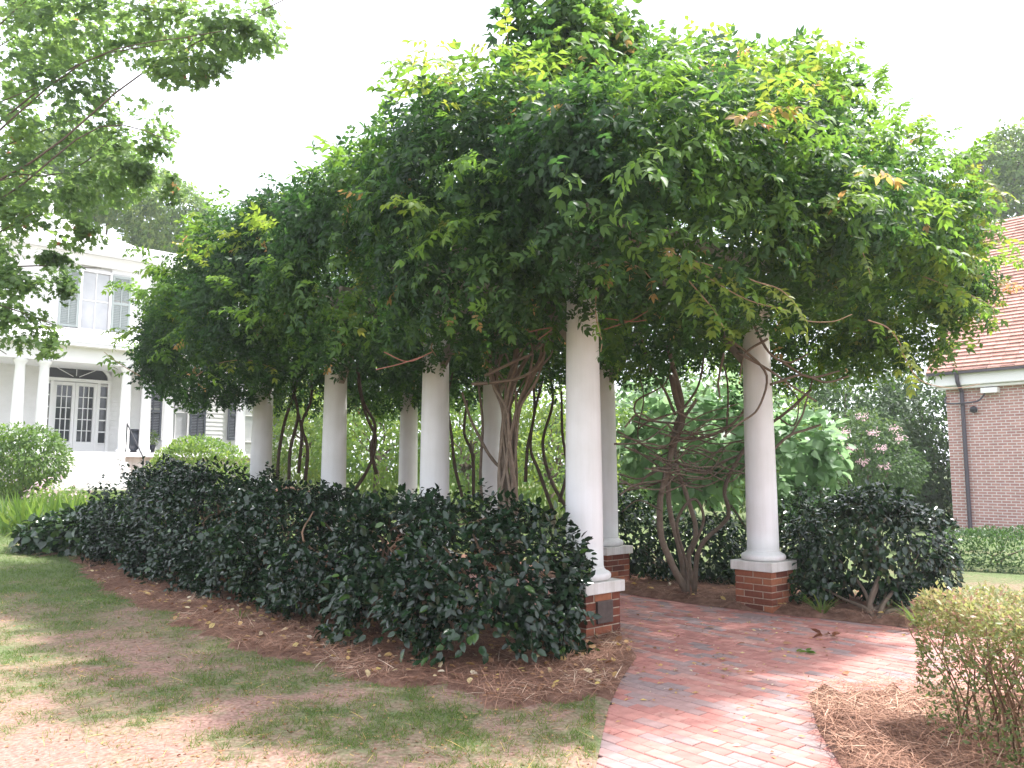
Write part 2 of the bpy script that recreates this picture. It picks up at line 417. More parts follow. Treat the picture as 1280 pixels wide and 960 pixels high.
def compound(pairs=5, full=False, seed=0, droop=0.28):
    r = random.Random(seed); v = []; f = []
    def rz(y): return -droop * y * y
    # rachis
    k = 0; w = .008
    v += [(-w, 0, 0), (w, 0, 0), (w, .5, rz(.5)), (-w, .5, rz(.5)), (0, .97, rz(.97))]; f += [(0, 1, 2, 3), (3, 2, 4)]
    def leaflet(o, ang, ln, wd, dz):
        b = len(v); d = (math.sin(ang), math.cos(ang)); sd = (math.cos(ang), -math.sin(ang))
        rl = r.uniform(-.07, .07); rise = r.uniform(-.10, .10)
        def P(a, s, z): return (o[0] + d[0] * a * ln + sd[0] * s * wd, o[1] + d[1] * a * ln + sd[1] * s * wd, o[2] + z - dz * a * a + rl * s + rise * a)
        if full:
            v.extend([P(0, 0, 0), P(.5, 0, -.012), P(1, 0, 0), P(.25, -.8, .012), P(.6, -.75, .012), P(.25, .8, .012), P(.6, .75, .012)])
            f.extend([(b, b + 1, b + 4, b + 3), (b + 1, b + 2, b + 4), (b, b + 5, b + 6, b + 1), (b + 1, b + 6, b + 2)])
        else:
            v.extend([P(0, 0, 0), P(.4, 1, .02), P(1, 0, 0), P(.4, -1, .02)]); f.extend([(b, b + 1, b + 2), (b, b + 2, b + 3)])
    for i in range(pairs):
        y = .2 + .68 * i / (pairs - 1)
        for sg in (-1, 1):
            leaflet((0, y + r.uniform(-.015, .015), rz(y)), sg * R(r.uniform(40, 84) - 14 * i / pairs), r.uniform(.32, .42) * (1 - .25 * abs(i / (pairs - 1) - .5)), r.uniform(.082, .10), r.uniform(.05, .2))
    leaflet((0, .95, rz(.95)), R(r.uniform(-12, 12)), .38, .095, .14)
    return tmpl(v, f)
WIST = [compound(k, False, s, d) for k, s, d in ((4, 1, .15), (3, 2, .3), (4, 3, .5))]
WISTF = [compound(k, True, s, d) for k, s, d in ((4, 4, .15), (3, 5, .3), (4, 6, .5))]

def frames(D, N):
    """columns: side, direction, normal"""
    D = unit(D); N = N - D * np.sum(D * N, axis=1, keepdims=True); N = unit(N)
    S = np.cross(D, N)
    return np.stack([S, D, N], axis=2)
def leaf_arrays(T, P, Fr, S, tint):
    v, f = T; n = len(P); k = len(v)
    V = np.einsum('nij,kj->nki', Fr, v) * np.asarray(S).reshape(-1, 1, 1) + P[:, None, :]
    flat = np.concatenate([np.array(q) for q in f]); cnt = np.array([len(q) for q in f])
    idx = flat[None, :] + (np.arange(n) * k)[:, None]
    return V.reshape(-1, 3), idx.ravel(), np.tile(cnt, n), np.repeat(tint, k)
def leaves_mesh(name, parts, m, smooth=False):
    V, I, C, T = [], [], [], []; off = 0
    for (v, i, c, t) in parts:
        V.append(v); I.append(i + off); C.append(c); T.append(t); off += len(v)
    return np_mesh(name, np.concatenate(V), np.concatenate(I), np.concatenate(C), m, np.concatenate(T), smooth)
def rdir(n): return unit(rng.normal(size=(n, 3)))
def shell(blobs, dens, thick=0.3, bump=0.25, freq=1.6, gap=0.0, inside=0.86, gapfreq=1.3, fill=0.0):
    """points in the outer layer of a union of ellipsoids: positions, outward normals, depth 0..1"""
    B = np.array(blobs, float); PP, NN, DD = [], [], []
    for k, b in enumerate(B):
        c, r = b[:3], b[3:6]
        p_ = 1.6; area = 4 * math.pi * (((r[0] * r[1]) ** p_ + (r[0] * r[2]) ** p_ + (r[1] * r[2]) ** p_) / 3) ** (1 / p_)
        n = int(dens * area)
        if n < 1: continue
        d = rdir(n)
        lump = 1 + bump * (fbm(d * r * freq + c * 1.7 + 50, k % 5) - 0.5) * 2
        dep = rng.random(n) ** 1.4
        q = d * r * lump[:, None]
        nr = unit(d / r)
        pos = c + q - nr * (dep * thick)[:, None]
        keep = np.ones(n, bool)
        for j, o in enumerate(B):
            if j == k: continue
            e = np.sum(((pos - o[:3]) / (o[3:6] * inside)) ** 2, axis=1)
            keep &= (e > 1) | (rng.random(n) < fill)
        if gap > 0:
            keep &= fbm(pos * gapfreq + 9, 11) > gap * (0.6 + 0.8 * (1 - dep))
        PP.append(pos[keep]); NN.append(nr[keep]); DD.append(dep[keep])
    return np.concatenate(PP), np.concatenate(NN), np.concatenate(DD)
def orient(N, out=0.5, down=0.5, jit=0.6, up=0.6):
    n = len(N)
    D = unit(N * out + np.array([0, 0, -down]) + rdir(n) * jit)
    U = unit(N * 0.7 + np.array([0, 0, up]) + rdir(n) * 0.45)
    return frames(D, U)
def clump_tint(P, base=0.4, amp=0.5, jit=0.15, freq=1.1, seed=3):
    return np.clip(base + amp * (fbm(P * freq + 20, seed) - 0.5) * 2 + rng.normal(size=len(P)) * jit, 0, 0.97)
def foliage(name, T, blobs, dens, size, m, parent, thick=0.3, bump=0.25, out=0.5, down=0.5, jit=0.6, up=0.6, gap=0.0, base=0.4, amp=0.5,
            freq=1.6, smooth=False, cut=None, kind='stuff', gapfreq=1.3, fill=0.0):
    P, N, D = shell(blobs, dens, thick, bump, freq, gap, gapfreq=gapfreq, fill=fill)
    if cut is not None:
        k = cut(P); P, N, D = P[k], N[k], D[k]
    S = size * rng.uniform(0.65, 1.2, len(P))
    o = link(name, leaves_mesh(name, [leaf_arrays(T, P, orient(N, out, down, jit, up), S, clump_tint(P, base, amp))], m, smooth), parent)
    if kind: o['kind'] = kind
    return o

# ------------------------------------------------------------------ ground, lawn, mulch, path
def L(x, y): return loc2w(x, y)
PATH = [(0.2, 1.5), (0.40, 4.1), (0.62, 5.3), (0.80, 6.0), (1.02, 6.7), L(.36, -.1), L(.38, 2), L(.38, 8.2), L(2.3, 8.2), L(2.3, 2.6), L(2.3, .4), L(2.42, -.4),
        L(2.55, -1.0), L(2.75, -1.8), L(3.0, -3.6), L(3.2, -6.5), L(1.1, -6.5), L(.78, -3.7), (2.95, 5.62), (2.5, 5.62), (2.0, 5.58), (1.78, 4.8), (1.66, 4.1), (1.5, 1.5)]
def gp(px, py): q = G(px, py); return (float(q[0]), float(q[1]))
def ragged(pts, amp, step=.07):
    out = []
    for a, b in zip(pts[:-1], pts[1:]):
        a, b = np.array(a), np.array(b); k = max(1, int(np.linalg.norm(b - a) / step))
        for j in range(k):
            p = a + (b - a) * j / k
            w = fbm(np.array([[p[0] * 3.5, p[1] * 3.5, 0]]), 17)[0] + .5 * vnoise(np.array([[p[0] * 16, p[1] * 16, 0]]), 19)[0] - .75
            d = (b - a) / np.linalg.norm(b - a); p = p + np.array([-d[1], d[0]]) * w * amp
            out.append((float(p[0]), float(p[1])))
    return out
MULCH_L = ragged([gp(80, 703), gp(130, 742), gp(230, 787), gp(330, 822), gp(440, 852), gp(560, 874), gp(640, 886), gp(700, 882), (0.66, 5.42)], .42) + [(0.66, 5.42), (0.80, 6.0), (1.02, 6.7), L(.36, -.1), L(.38, 2), L(.38, 8.2), L(.3, 10.0), L(-2.6, 9.6)]
MULCH_R = [(2.95, 5.62), (2.5, 5.62), (2.0, 5.58), (1.78, 4.8), (1.66, 4.1), (1.5, 1.5), (5.5, 1.5), (4.6, 4.4)]
MULCH_B = [L(2.3, 8.2), L(2.3, 2.6), L(2.3, .4), L(2.42, -.4), L(2.55, -1.0), L(2.75, -1.8), L(3.0, -3.6), L(4.6, -3.4), L(4.4, -1), L(3.7, 1.0), L(3.5, 4), L(3.6, 9)]
MULCH_H = [gp(-60, 640), gp(110, 648), gp(230, 640), (-5.5, 24), (-14, 21)]
def inpoly(poly, x, y):
    x = np.asarray(x); y = np.asarray(y); r = np.zeros(x.shape, bool); n = len(poly)
    for i in range(n):
        x1, y1 = poly[i]; x2, y2 = poly[(i + 1) % n]
        if y1 == y2: continue
        c = ((y1 > y) != (y2 > y)) & (x < (x2 - x1) * (y - y1) / (y2 - y1) + x1)
        r ^= c
    return r
def dense(poly, step=0.12):
    out = []
    for i in range(len(poly)):
        a, b = np.array(poly[i]), np.array(poly[(i + 1) % len(poly)])
        k = max(1, int(np.linalg.norm(b - a) / step)) if np.linalg.norm(a) < 16 else 3
        for j in range(k): out.append(tuple(a + (b - a) * j / k))
    return out
def grass_amount(x, y):
    p = np.stack([np.asarray(x, float), np.asarray(y, float), np.zeros(len(x))], 1)
    big = fbm(p * 0.75 + 31, 4)
    small = fbm(p * 2.6 + 7, 5)
    far = np.clip((p[:, 1] - 7.5) / 4.0, 0, 1)
    bare = np.exp(-(((p[:, 0] + 2.6) / 0.9) ** 2 + ((p[:, 1] - 4.2) / 0.7) ** 2))
    return np.clip(0.52 + 0.7 * (big - 0.5) + 0.7 * (small - 0.5) + 0.9 * (fbm(p * 6.5 + 3, 15) - 0.5) + 0.45 * far - 0.35 * bare, 0.02, 1)

def build_ground():
    pts = []; edges = []
    def addpoly(poly):
        d = dense(poly); k = len(pts)
        pts.extend(Vector((float(a), float(b))) for a, b in d)
        edges.extend((k + i, k + (i + 1) % len(d)) for i in range(len(d)))
    for q in (PATH, MULCH_L, MULCH_R, MULCH_B, MULCH_H): addpoly(q)
    r0 = 1.2; rr = random.Random(3)
    while r0 < 60:
        st = 0.035 * r0 if r0 > 3 else 0.1
        n = int(math.pi * 2 * r0 * 0.42 / st)
        for i in range(n):
            a = math.pi / 2 + (i / n - 0.5) * math.pi * 2 * 0.42 + rr.uniform(-.3, .3) * st / r0
            pts.append(Vector((r0 * math.cos(a), r0 * math.sin(a))))
        r0 += st
    for rad in (80, 200, 700, 1500):
        for i in range(24):
            a = 2 * math.pi * i / 24; pts.append(Vector((rad * math.cos(a), rad * math.sin(a))))
    for i in range(12):
        a = math.pi + math.pi * i / 12; pts.append(Vector((8 * math.cos(a), 8 * math.sin(a)))); pts.append(Vector((30 * math.cos(a), 30 * math.sin(a))))
    v, e, f, _, _, _ = delaunay_2d_cdt(pts, edges, [], 0, 1e-4)
    X = np.array([q.x for q in v]); Y = np.array([q.y for q in v])
    tri = np.array([q for q in f if len(q) == 3])
    cx, cy = X[tri].mean(1), Y[tri].mean(1)
    reg = np.zeros(len(tri), int)
    for k, q in ((2, MULCH_L), (3, MULCH_R), (4, MULCH_B), (5, MULCH_H), (1, PATH)): reg[inpoly(q, cx, cy)] = k
    p3 = np.stack([X, Y, np.zeros(len(X))], 1)
    h = terrain(X, Y) + 0.012 + 0.03 * fbm(p3 * 1.3, 8) + 0.012 * fbm(p3 * 6, 9)
    ga = grass_amount(X, Y)
    onpath = np.zeros(len(X), bool); onpath[np.unique(tri[reg == 1])] = True
    edge = np.zeros(len(X), bool); edge[np.unique(tri[reg == 0])] = True
    def sub(name, k, m, extra, label=None):
        t = tri[reg == k]; u, inv = np.unique(t, return_inverse=True); inv = inv.reshape(t.shape)
        z = np.where(onpath[u], .004, h[u] + np.where(edge[u], 0, extra(X[u], Y[u], onpath[u])))
        me = np_mesh(name, np.stack([X[u], Y[u], z], 1), inv, np.full(len(t), 3), m, ga[u], True)
        return tag(link(name, me), kind='structure')
    sub('lawn', 0, M['lawn'], lambda x, y, p: 0 * x)
    mound = lambda x, y, p: np.where(p, 0.008, 0.02 + 0.045 * fbm(np.stack([x, y, 0 * x], 1) * 3, 6))
    sub('mulch_bed', 2, M['mulch'], mound); sub('mulch_bed', 3, M['mulch'], mound); sub('mulch_bed', 4, M['mulch'], mound); sub('mulch_bed', 5, M['mulch'], mound)
    b = MB(); b.add([(-40, -20, -.03), (40, -20, -.03), (40, 45, -.03), (-40, 45, -.03)], [(0, 1, 2, 3)]); tag(b.build('ground', M['sand']), kind='structure')
    t = tri[reg == 1]; u, inv = np.unique(t, return_inverse=True); inv = inv.reshape(t.shape)
    me = np_mesh('path', np.stack([X[u], Y[u], np.full(len(u), -0.012)], 1), inv, np.full(len(t), 3), M['sand'], None, False)
    return tag(link('path', me), kind='structure')
path = build_ground()

def build_pavers():
    bl, bw, j = 0.203, 0.098, 0.005
    def brick_mesh(t, sx=1.0):
        b = MB(); x, y, z, c = (bw - j) / 2, (bl - j) / 2 * sx, 0.0, 0.004
        v = [(-x, -y, -.05), (x, -y, -.05), (x, y, -.05), (-x, y, -.05), (-x, -y, -c), (x, -y, -c), (x, y, -c), (-x, y, -c),
             (-x + c, -y + c, 0), (x - c, -y + c, 0), (x - c, y - c, 0), (-x + c, y - c, 0)]
        b.add(v, [(0, 1, 5, 4), (1, 2, 6, 5), (2, 3, 7, 6), (3, 0, 4, 7), (4, 5, 9, 8), (5, 6, 10, 9), (6, 7, 11, 10), (7, 4, 8, 11), (8, 9, 10, 11)], t)
        return b
    grown = [(0.12, 1.5), (0.32, 4.1), (0.54, 5.3), (0.72, 6.0), (0.94, 6.75)] + [L(.26, -.1), L(.26, 8.3), L(2.4, 8.3), L(2.4, .4), L(2.52, -.4), L(2.65, -1), L(2.85, -1.8), L(3.1, -3.6), L(3.3, -6.5),
              L(1.0, -6.6), L(.66, -3.75), (2.95, 5.5), (2.5, 5.5), (2.07, 5.48), (1.87, 4.8), (1.76, 4.1), (1.6, 1.5)]
    tints = [.02, .15, .28, .5, .62, .74, .88, 1.0]
    pool = [brick_mesh(t).mesh('brick', M['paver']) for t in tints]
    spots = []
    for i in range(-30, 60):
        for k in range(-50, 60):
            x = i * bw; y = k * bl + (bl / 2 if i % 2 else 0) + 0.004 * math.sin(i * 1.7)
            spots.append((x, y, i, k))
    S = np.array([(s[0], s[1]) for s in spots]); Wd = PA + S[:, :1] * AV + S[:, 1:] * AU
    ok = inpoly(grown, Wd[:, 0], Wd[:, 1]) & (Wd[:, 1] > 2.6)
    # the photographed bricks: larger on screen first
    vis = []
    for q in np.where(ok)[0]:
        X, Y = Wd[q]
        px = 640 + F * X / (Y * 0.994); py = 590 + F * CAMZ / Y
        vis.append((0 if (700 < px < 1290 and py < 975) else 1, Y, q))
    vis.sort()
    rest = MB(); protov = brick_mesh(0).v; protof = brick_mesh(0).f
    cs, sn = math.cos(ANG), math.sin(ANG)
    nobj = 0
    patch = fbm(np.column_stack([Wd * 1.4, np.zeros(len(Wd))]) + 5, 21)
    for a, Y, q in vis:
        X, Yq = Wd[q]; dz = random.uniform(-.0035, .002)
        t = random.choices(range(8), [5, 7, 8, 14, 18, 18, 14, 6] if patch[q] > .42 else [10, 12, 12, 12, 12, 10, 6, 3])[0]
        if nobj < 300 and a == 0:
            o = link('brick', pool[t], path, (X, Yq, dz), (random.uniform(-.008, .008), random.uniform(-.012, .012), ANG + random.uniform(-.008, .008)))
            nobj += 1
        else:
            tl = ANG + random.uniform(-.008, .008); c2, s2 = math.cos(tl), math.sin(tl)
            rest.add([(X + v[0] * c2 - v[1] * s2, Yq + v[0] * s2 + v[1] * c2, v[2] + dz) for v in protov], protof, min(1, max(0, tints[t] + random.uniform(-.06, .06))))
    tag(rest.build('brick_paving', M['paver'], path), kind='stuff')
build_pavers()

def scatter_poly(poly, n, ymax=30):
    P = np.array(poly); lo, hi = P.min(0), P.max(0); out = []
    while sum(len(o) for o in out) < n:
        q = lo + rng.random((n * 2, 2)) * (hi - lo)
        d = np.linalg.norm(q, axis=1)
        q = q[inpoly(poly, q[:, 0], q[:, 1]) & (rng.random(len(q)) < np.clip(6.0 / np.maximum(d, 1), 0, 1) ** 1.2) & (q[:, 1] > 2.4) & (q[:, 1] < ymax)]
        out.append(q)
    return np.concatenate(out)[:n]
def gz(q):
    p3 = np.column_stack([q, np.zeros(len(q))])
    return terrain(q[:, 0], q[:, 1]) + 0.012 + 0.03 * fbm(p3 * 1.3, 8) + 0.012 * fbm(p3 * 6, 9)
def straw(poly, n, name, label):
    q = scatter_poly(poly, n)
    p3 = np.column_stack([q, np.zeros(n)])
    z = gz(q) + 0.02 + 0.045 * fbm(p3 * 3, 6) + rng.random(n) * 0.022
    a = rng.random(n) * 2 * math.pi
    D = np.column_stack([np.cos(a), np.sin(a), rng.normal(size=n) * .22]); U = np.column_stack([rng.normal(size=n) * .3, rng.normal(size=n) * .3, np.ones(n)])
    tint = np.clip(0.5 + 0.9 * (fbm(p3 * 2.2, 3) - .5) + rng.normal(size=n) * .2, 0, 1)
    m = leaves_mesh(name, [leaf_arrays(NEEDLE, np.column_stack([q, z]), frames(D, U), rng.uniform(.09, .2, n), tint)], M['straw'])
    tag(link(name, m), label, 'mulch', kind='stuff')
straw(MULCH_L, 34000, 'pine_straw', 'brown pine straw mulch under the dark glossy hedge')
straw(MULCH_R, 22000, 'pine_straw', 'reddish pine straw mulch under the clipped yellowish hedge')
straw(MULCH_B, 9000, 'pine_straw', 'brown mulch strip behind the brick path')

def grass():
    n = 520000
    d = 2.6 + (24 - 2.6) * rng.random(n) ** 1.7
    a = math.pi / 2 + rng.uniform(-.10, .72, n)
    q = np.column_stack([d * np.cos(a), d * np.sin(a)])
    g = grass_amount(q[:, 0], q[:, 1])
    fine = fbm(np.column_stack([q * 11, np.zeros(n)]), 14)
    k = (rng.random(n) < np.clip((g - .1) * 1.5, 0.04, 1)) & (fine > .66 - .42 * g)
    for p in (PATH, MULCH_L, MULCH_R, MULCH_B, MULCH_H): k &= ~inpoly(p, q[:, 0], q[:, 1])
    q, g, d = q[k], g[k], d[k]; n = len(q)
    D = np.column_stack([rng.normal(size=n) * .8, rng.normal(size=n) * .8, np.ones(n)])
    U = rdir(n)
    tint = np.clip(.42 + (.5 - g) * .7 + rng.normal(size=n) * .22, 0, 1)
    S = rng.uniform(.02, .055, n) * (1 + np.clip(d - 8, 0, 12) * .05)
    m = leaves_mesh('grass', [leaf_arrays(BLADE1, np.column_stack([q, gz(q) - .004]), frames(D, U), S, tint)], M['grass'])
    tag(link('grass', m), 'short patchy grass growing on the bare lawn', 'grass', kind='stuff')
grass()

# ------------------------------------------------------------------ pergola
pergola = empty('pergola', (PA[0], PA[1], 0), ANG, 'white columned pergola on brick pedestals under a mass of wisteria', 'pergola')
PB = 0.445                                            # pedestal width
PH = 0.43                                            # brickwork height
def col_mesh():
    b = MB(); r0, r1 = .172, .142; H = 2.62
    prof = [(r0 + .004, .0), (r0 + .004, .02)]
    for i in range(13):
        t = i / 12; e = 1 - t * t * .85 - t * .15
        prof.append((r1 + (r0 - r1) * e, .02 + t * (H - .02)))
    b.lathe(prof, n=40)
    return b.mesh('column', M['white'], True)
def base_mesh():
    b = MB(); prof = [(.20, 0)]
    for i in range(9):
        a = -math.pi / 2 + math.pi * i / 8; prof.append((.205 + .035 * math.cos(a), .04 + .038 * math.sin(a)))
    prof += [(.195, .085), (.178, .105)]
    b.lathe(prof, n=40); return b.mesh('base_moulding', M['white'], True)
def cap_mesh():
    b = MB(); b.lathe([(.146, 0), (.165, .02), (.165, .035), (.15, .045), (.15, .09), (.19, .13), (.2, .15)], n=32)
    b.box((0, 0, .175), (.42, .42, .05)); return b.mesh('capital', M['white'])
ME_COL, ME_BASE, ME_CAP = col_mesh(), base_mesh(), cap_mesh()
sl = MB(); sl.box((0, 0, .05), (PB + .07, PB + .07, .10)); ME_SLAB = sl.mesh('cap_slab', M['stone'])
cr = MB(); cr.box((0, 0, PH / 2 - .05), (PB - .014, PB - .014, PH + .1)); ME_CORE = cr.mesh('pedestal', M['mortar'])
BRL = .213; CH = PH / 6
BT = [.05, .2, .35, .5, .62, .75, .88, 1.0]
def bmesh_brick(l, t):
    b = MB(); b.box((0, 0, 0), (l, .10, CH - .011), 0, t); return b.mesh('brick', M['brick'])
BR = {.213: [bmesh_brick(.215, t) for t in BT]}
def pedestal(x, y, plaque):
    core = link('pedestal', ME_CORE, pergola, (x, y, 0))
    bevel(link('cap_slab', ME_SLAB, core, (0, 0, PH)), .006)
    for c in range(6):
        z = (c + .5) * CH
        for s in range(4):
            a = s * math.pi / 2
            # bond: two stretchers, then one between the ends of the neighbouring sides
            row = [-PB / 2 + .108, PB / 2 - .108] if (c + s) % 2 == 0 else [0.0]
            for off in row:
                lx, ly = off, -PB / 2 + .05
                X = lx * math.cos(a) - ly * math.sin(a); Y = lx * math.sin(a) + ly * math.cos(a)
                pr = random.uniform(-.0015, .003)
                link('brick', random.choice(BR[.213]), core, (X + pr * math.sin(a), Y - pr * math.cos(a), z), (0, 0, a))
    if plaque:
        b = MB(); b.box((0, -PB / 2 - .012, .27), (.20, .032, .19))
        pl = bevel(b.build('plaque', M['bronze'], core), .004)
        tag(pl, 'dark bronze plaque on the brick pedestal')
    return core
for j in range(4):
    for i in range(2):
        x, y = i * WID, j * BAY + i * SKEW
        z0 = 0.0
        pedestal(x, y, i == 0 and j == 0)
        c = link('column', ME_COL, pergola, (x, y, PH + .10 + .10))
        link('base_moulding', ME_BASE, c, (0, 0, -.10))
        link('capital', ME_CAP, c, (0, 0, 2.62))
ZT = PH + .2 + 2.62 + .2
for i in range(2):
    b = MB(); b.box((i * WID, 1.5 * BAY, ZT + .10), (.16, 3 * BAY + 1.3, .20)); bevel(b.build('beam', M['timber'], pergola), .008)
for k in range(15):
    b = MB(); y = -.6 + k * (3 * BAY + 1.2) / 14
    b.box((WID / 2, y, ZT + .265), (WID + 1.3, .06, .13)); b.build('rafter', M['timber'], pergola)
for j in range(4):
    for i in range(2):
        for sg in (-1, 1):
            if (j == 0 and sg < 0) or (j == 3 and sg > 0): continue
            b = MB(); b.bar((i * WID, j * BAY + i * SKEW + sg * .12, ZT - .72), (i * WID, j * BAY + i * SKEW + sg * .72, ZT + .0), .085, .085); b.build('brace', M['timber'], pergola)

# ------------------------------------------------------------------ wisteria
wist = empty('wisteria_vine', (PA[0], PA[1], 0), ANG, 'huge leafy wisteria vine covering the whole pergola roof', 'vine')
def wl_(p):                                           # world point to pergola-local point
    x, y = w2loc(p[0], p[1]); return (x, y, p[2])
WB = []
rr = random.Random(12)
ys = [-1.15, .5, 2.1, 3.8, 5.4, 7.0, 7.6]
for k, y in enumerate(ys):
    for x in (-.55, 1.3, 3.0):
        zc = 4.02 + rr.uniform(-.12, .15); rx, ry, rz = 1.38, 1.5, 1.15 + rr.uniform(-.05, .15)
        if y < -1 and x < 0: zc, rz, ry = 3.72, 1.0, 1.1
        if y < -1 and 0 < x < 2: zc, rz, ry = 4.05, 1.1, 1.3
        if y < -1 and x > 2.5: rx, ry, rz = 1.35, 1.3, 1.1; zc = 4.12
        if y > 7.5: rx, ry, zc = 1.1, 1.1, 3.75
        elif y > 6.5: zc -= .15
        if k == 2: zc -= .15
        if k >= 4: zc -= .14
        if x < 0 and k >= 4: rx *= .92
        WB.append((x + rr.uniform(-.12, .12), y + rr.uniform(-.15, .15), zc, rx, ry, rz))
# lumps along the eaves and the tall tangle above the front corner
WB += [(-1.25, .3, 3.25, .65, .9, .62), (-1.3, 2.3, 3.3, .65, .9, .7), (-1.35, 4.4, 3.4, .7, 1.0, .75), (-1.35, 6.4, 3.3, .75, 1.0, .8), (-1.0, 7.7, 3.15, .7, .75, .7),
       (4.1, -1.0, 3.15, .65, .8, .75), (4.3, .2, 3.4, .8, 1.1, .9), (4.2, -1.6, 3.5, .7, .7, .65), (4.45, -.8, 3.9, .6, .8, .6), (.9, -2.0, 3.6, .75, .55, .5), (2.4, -2.0, 3.75, .7, .5, .5), (-.2, -1.75, 3.35, .6, .5, .45)]
TALL = [(*wl_(W(735, 45, 7.2)), .45, .45, .42), (*wl_(W(700, 20, 7.3)), .35, .35, .35), (*wl_(W(790, 75, 7.4)), .5, .5, .4), (*wl_(W(690, 110, 7.0)), .5, .5, .45),
        (*wl_(W(648, 45, 7.2)), .13, .13, .5), (*wl_(W(770, 30, 7.5)), .25, .25, .25), (*wl_(W(585, 120, 7.2)), .28, .18, .16), (*wl_(W(900, 105, 8.0)), .6, .5, .35), (*wl_(W(985, 110, 8.4)), .6, .6, .35)]
def wist_leaves():
    parts = []
    P, N, D = shell(WB, 350, .45, .40, 1.0, .28, .84, 1.7, .06)
    wp = np.column_stack([PA + P[:, :1] * AV + P[:, 1:2] * AU, P[:, 2]])
    # thin out the top and the far side, which nobody sees, and the underside above the rafters
    back = (P[:, 0] > 2.2) & (N[:, 0] > .3) & (P[:, 1] > .5)
    under = (N[:, 2] < -.45)
    wN = np.column_stack([N[:, :1] * AV + N[:, 1:2] * AU, N[:, 2]]); face = np.sum(wN * (np.array([0, 0, CAMZ]) - wp), axis=1) > -.15 * np.linalg.norm(wp, axis=1)
    keep = face | (rng.random(len(P)) < .42)
    keep &= ~(under & (rng.random(len(P)) < .55))
    keep &= P[:, 2] > 2.35 + .5 * fbm(P * 1.2 + 3, 7)
    P, N, D, face = P[keep], N[keep], D[keep], face[keep]
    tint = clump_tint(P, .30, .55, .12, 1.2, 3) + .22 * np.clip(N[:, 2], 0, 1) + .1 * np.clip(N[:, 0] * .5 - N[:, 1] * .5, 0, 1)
    wx = (PA[0] + P[:, 0] * AV[0] + P[:, 1] * AU[0] - .6) / 3.4  # right end of the canopy lightened: sunlit brightness put into the leaf tint
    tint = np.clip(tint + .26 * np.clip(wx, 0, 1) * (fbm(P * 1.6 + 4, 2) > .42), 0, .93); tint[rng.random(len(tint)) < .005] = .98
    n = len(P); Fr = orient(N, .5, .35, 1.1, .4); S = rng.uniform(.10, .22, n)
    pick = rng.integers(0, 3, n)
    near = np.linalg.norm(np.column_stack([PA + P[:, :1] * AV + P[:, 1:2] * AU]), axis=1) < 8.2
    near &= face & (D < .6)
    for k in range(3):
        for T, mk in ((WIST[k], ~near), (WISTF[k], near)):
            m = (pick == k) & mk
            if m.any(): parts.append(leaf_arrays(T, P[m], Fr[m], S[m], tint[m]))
    P, N, D = shell(TALL, 150, .35, .35, 2.5, .34, .6, 2.6)
    Fr = orient(N, .5, .5, .7, .5); S = rng.uniform(.18, .3, len(P))
    parts.append(leaf_arrays(WISTF[1], P, Fr, S, clump_tint(P, .55, .5, .15)))
    # young sprays standing out of the mass
    P, N, D = shell(WB, 2.6, .0, .40, 1.0, 0, 1.0)
    k = (P[:, 2] > 3.0) & (N[:, 2] > -.3); P, N = P[k], N[k]
    LP, LD, LU, LS, LT = [], [], [], [], []
    for p, nn in zip(P, N):
        ln = rng.uniform(.25, .75); dr = unit(nn * .7 + np.array([0, 0, .35]) + rng.normal(size=3) * .45); sag = rng.uniform(.2, .9); t0 = rng.uniform(.6, .9) if rng.random() < .975 else .97
        m = int(ln / .07) + 2
        for i in range(m):
            t = i / m * ln; q = p + dr * t + np.array([0, 0, -sag * t * t]); tn = unit(dr + np.array([0, 0, -2 * sag * t])); sd = unit(np.cross(tn, [0, 0, 1]) + 1e-4)
            LP.append(q); LD.append(sd * (1 if i % 2 else -1) * rng.uniform(.6, 1) + tn * rng.uniform(.3, .8) + rng.normal(size=3) * .2 + np.array([0, 0, -.2])); LU.append(np.array([0, 0, 1]) + nn * .4 + rng.normal(size=3) * .25)
            LS.append(rng.uniform(.14, .26)); LT.append(min(1, t0 + rng.normal() * .05))
    LP, LD, LU, LS, LT = map(np.array, (LP, LD, LU, LS, LT))
    parts.append(leaf_arrays(WISTF[0], LP, frames(LD, LU), LS, LT))
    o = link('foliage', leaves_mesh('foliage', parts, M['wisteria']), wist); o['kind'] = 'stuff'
    return n
NW = wist_leaves()

# trunks: bundles of stems
def noisy(pts, amp, seed):
    r = random.Random(seed); return [tuple(np.array(p) + np.array([r.uniform(-amp, amp) for _ in range(3)])) for p in pts]
def stem(parent, pxs, Y, r0, r1, t=.5, amp=.03, seed=0, n=7, name='stem'):
    ys = Y if hasattr(Y, '__len__') else [Y] * len(pxs)
    pts = [wl_(W(a, b, y)) for (a, b), y in zip(pxs, ys)]
    pts = crom(noisy(pts, amp, seed), 5)
    rad = [r0 + (r1 - r0) * i / (len(pts) - 1) for i in range(len(pts))]
    b = MB(); b.tube(pts, rad, n, t, .25); return b.build(name, M['bark'], parent, smooth=True)
def trunk(label, first):
    o = first(); return tag(o, label)
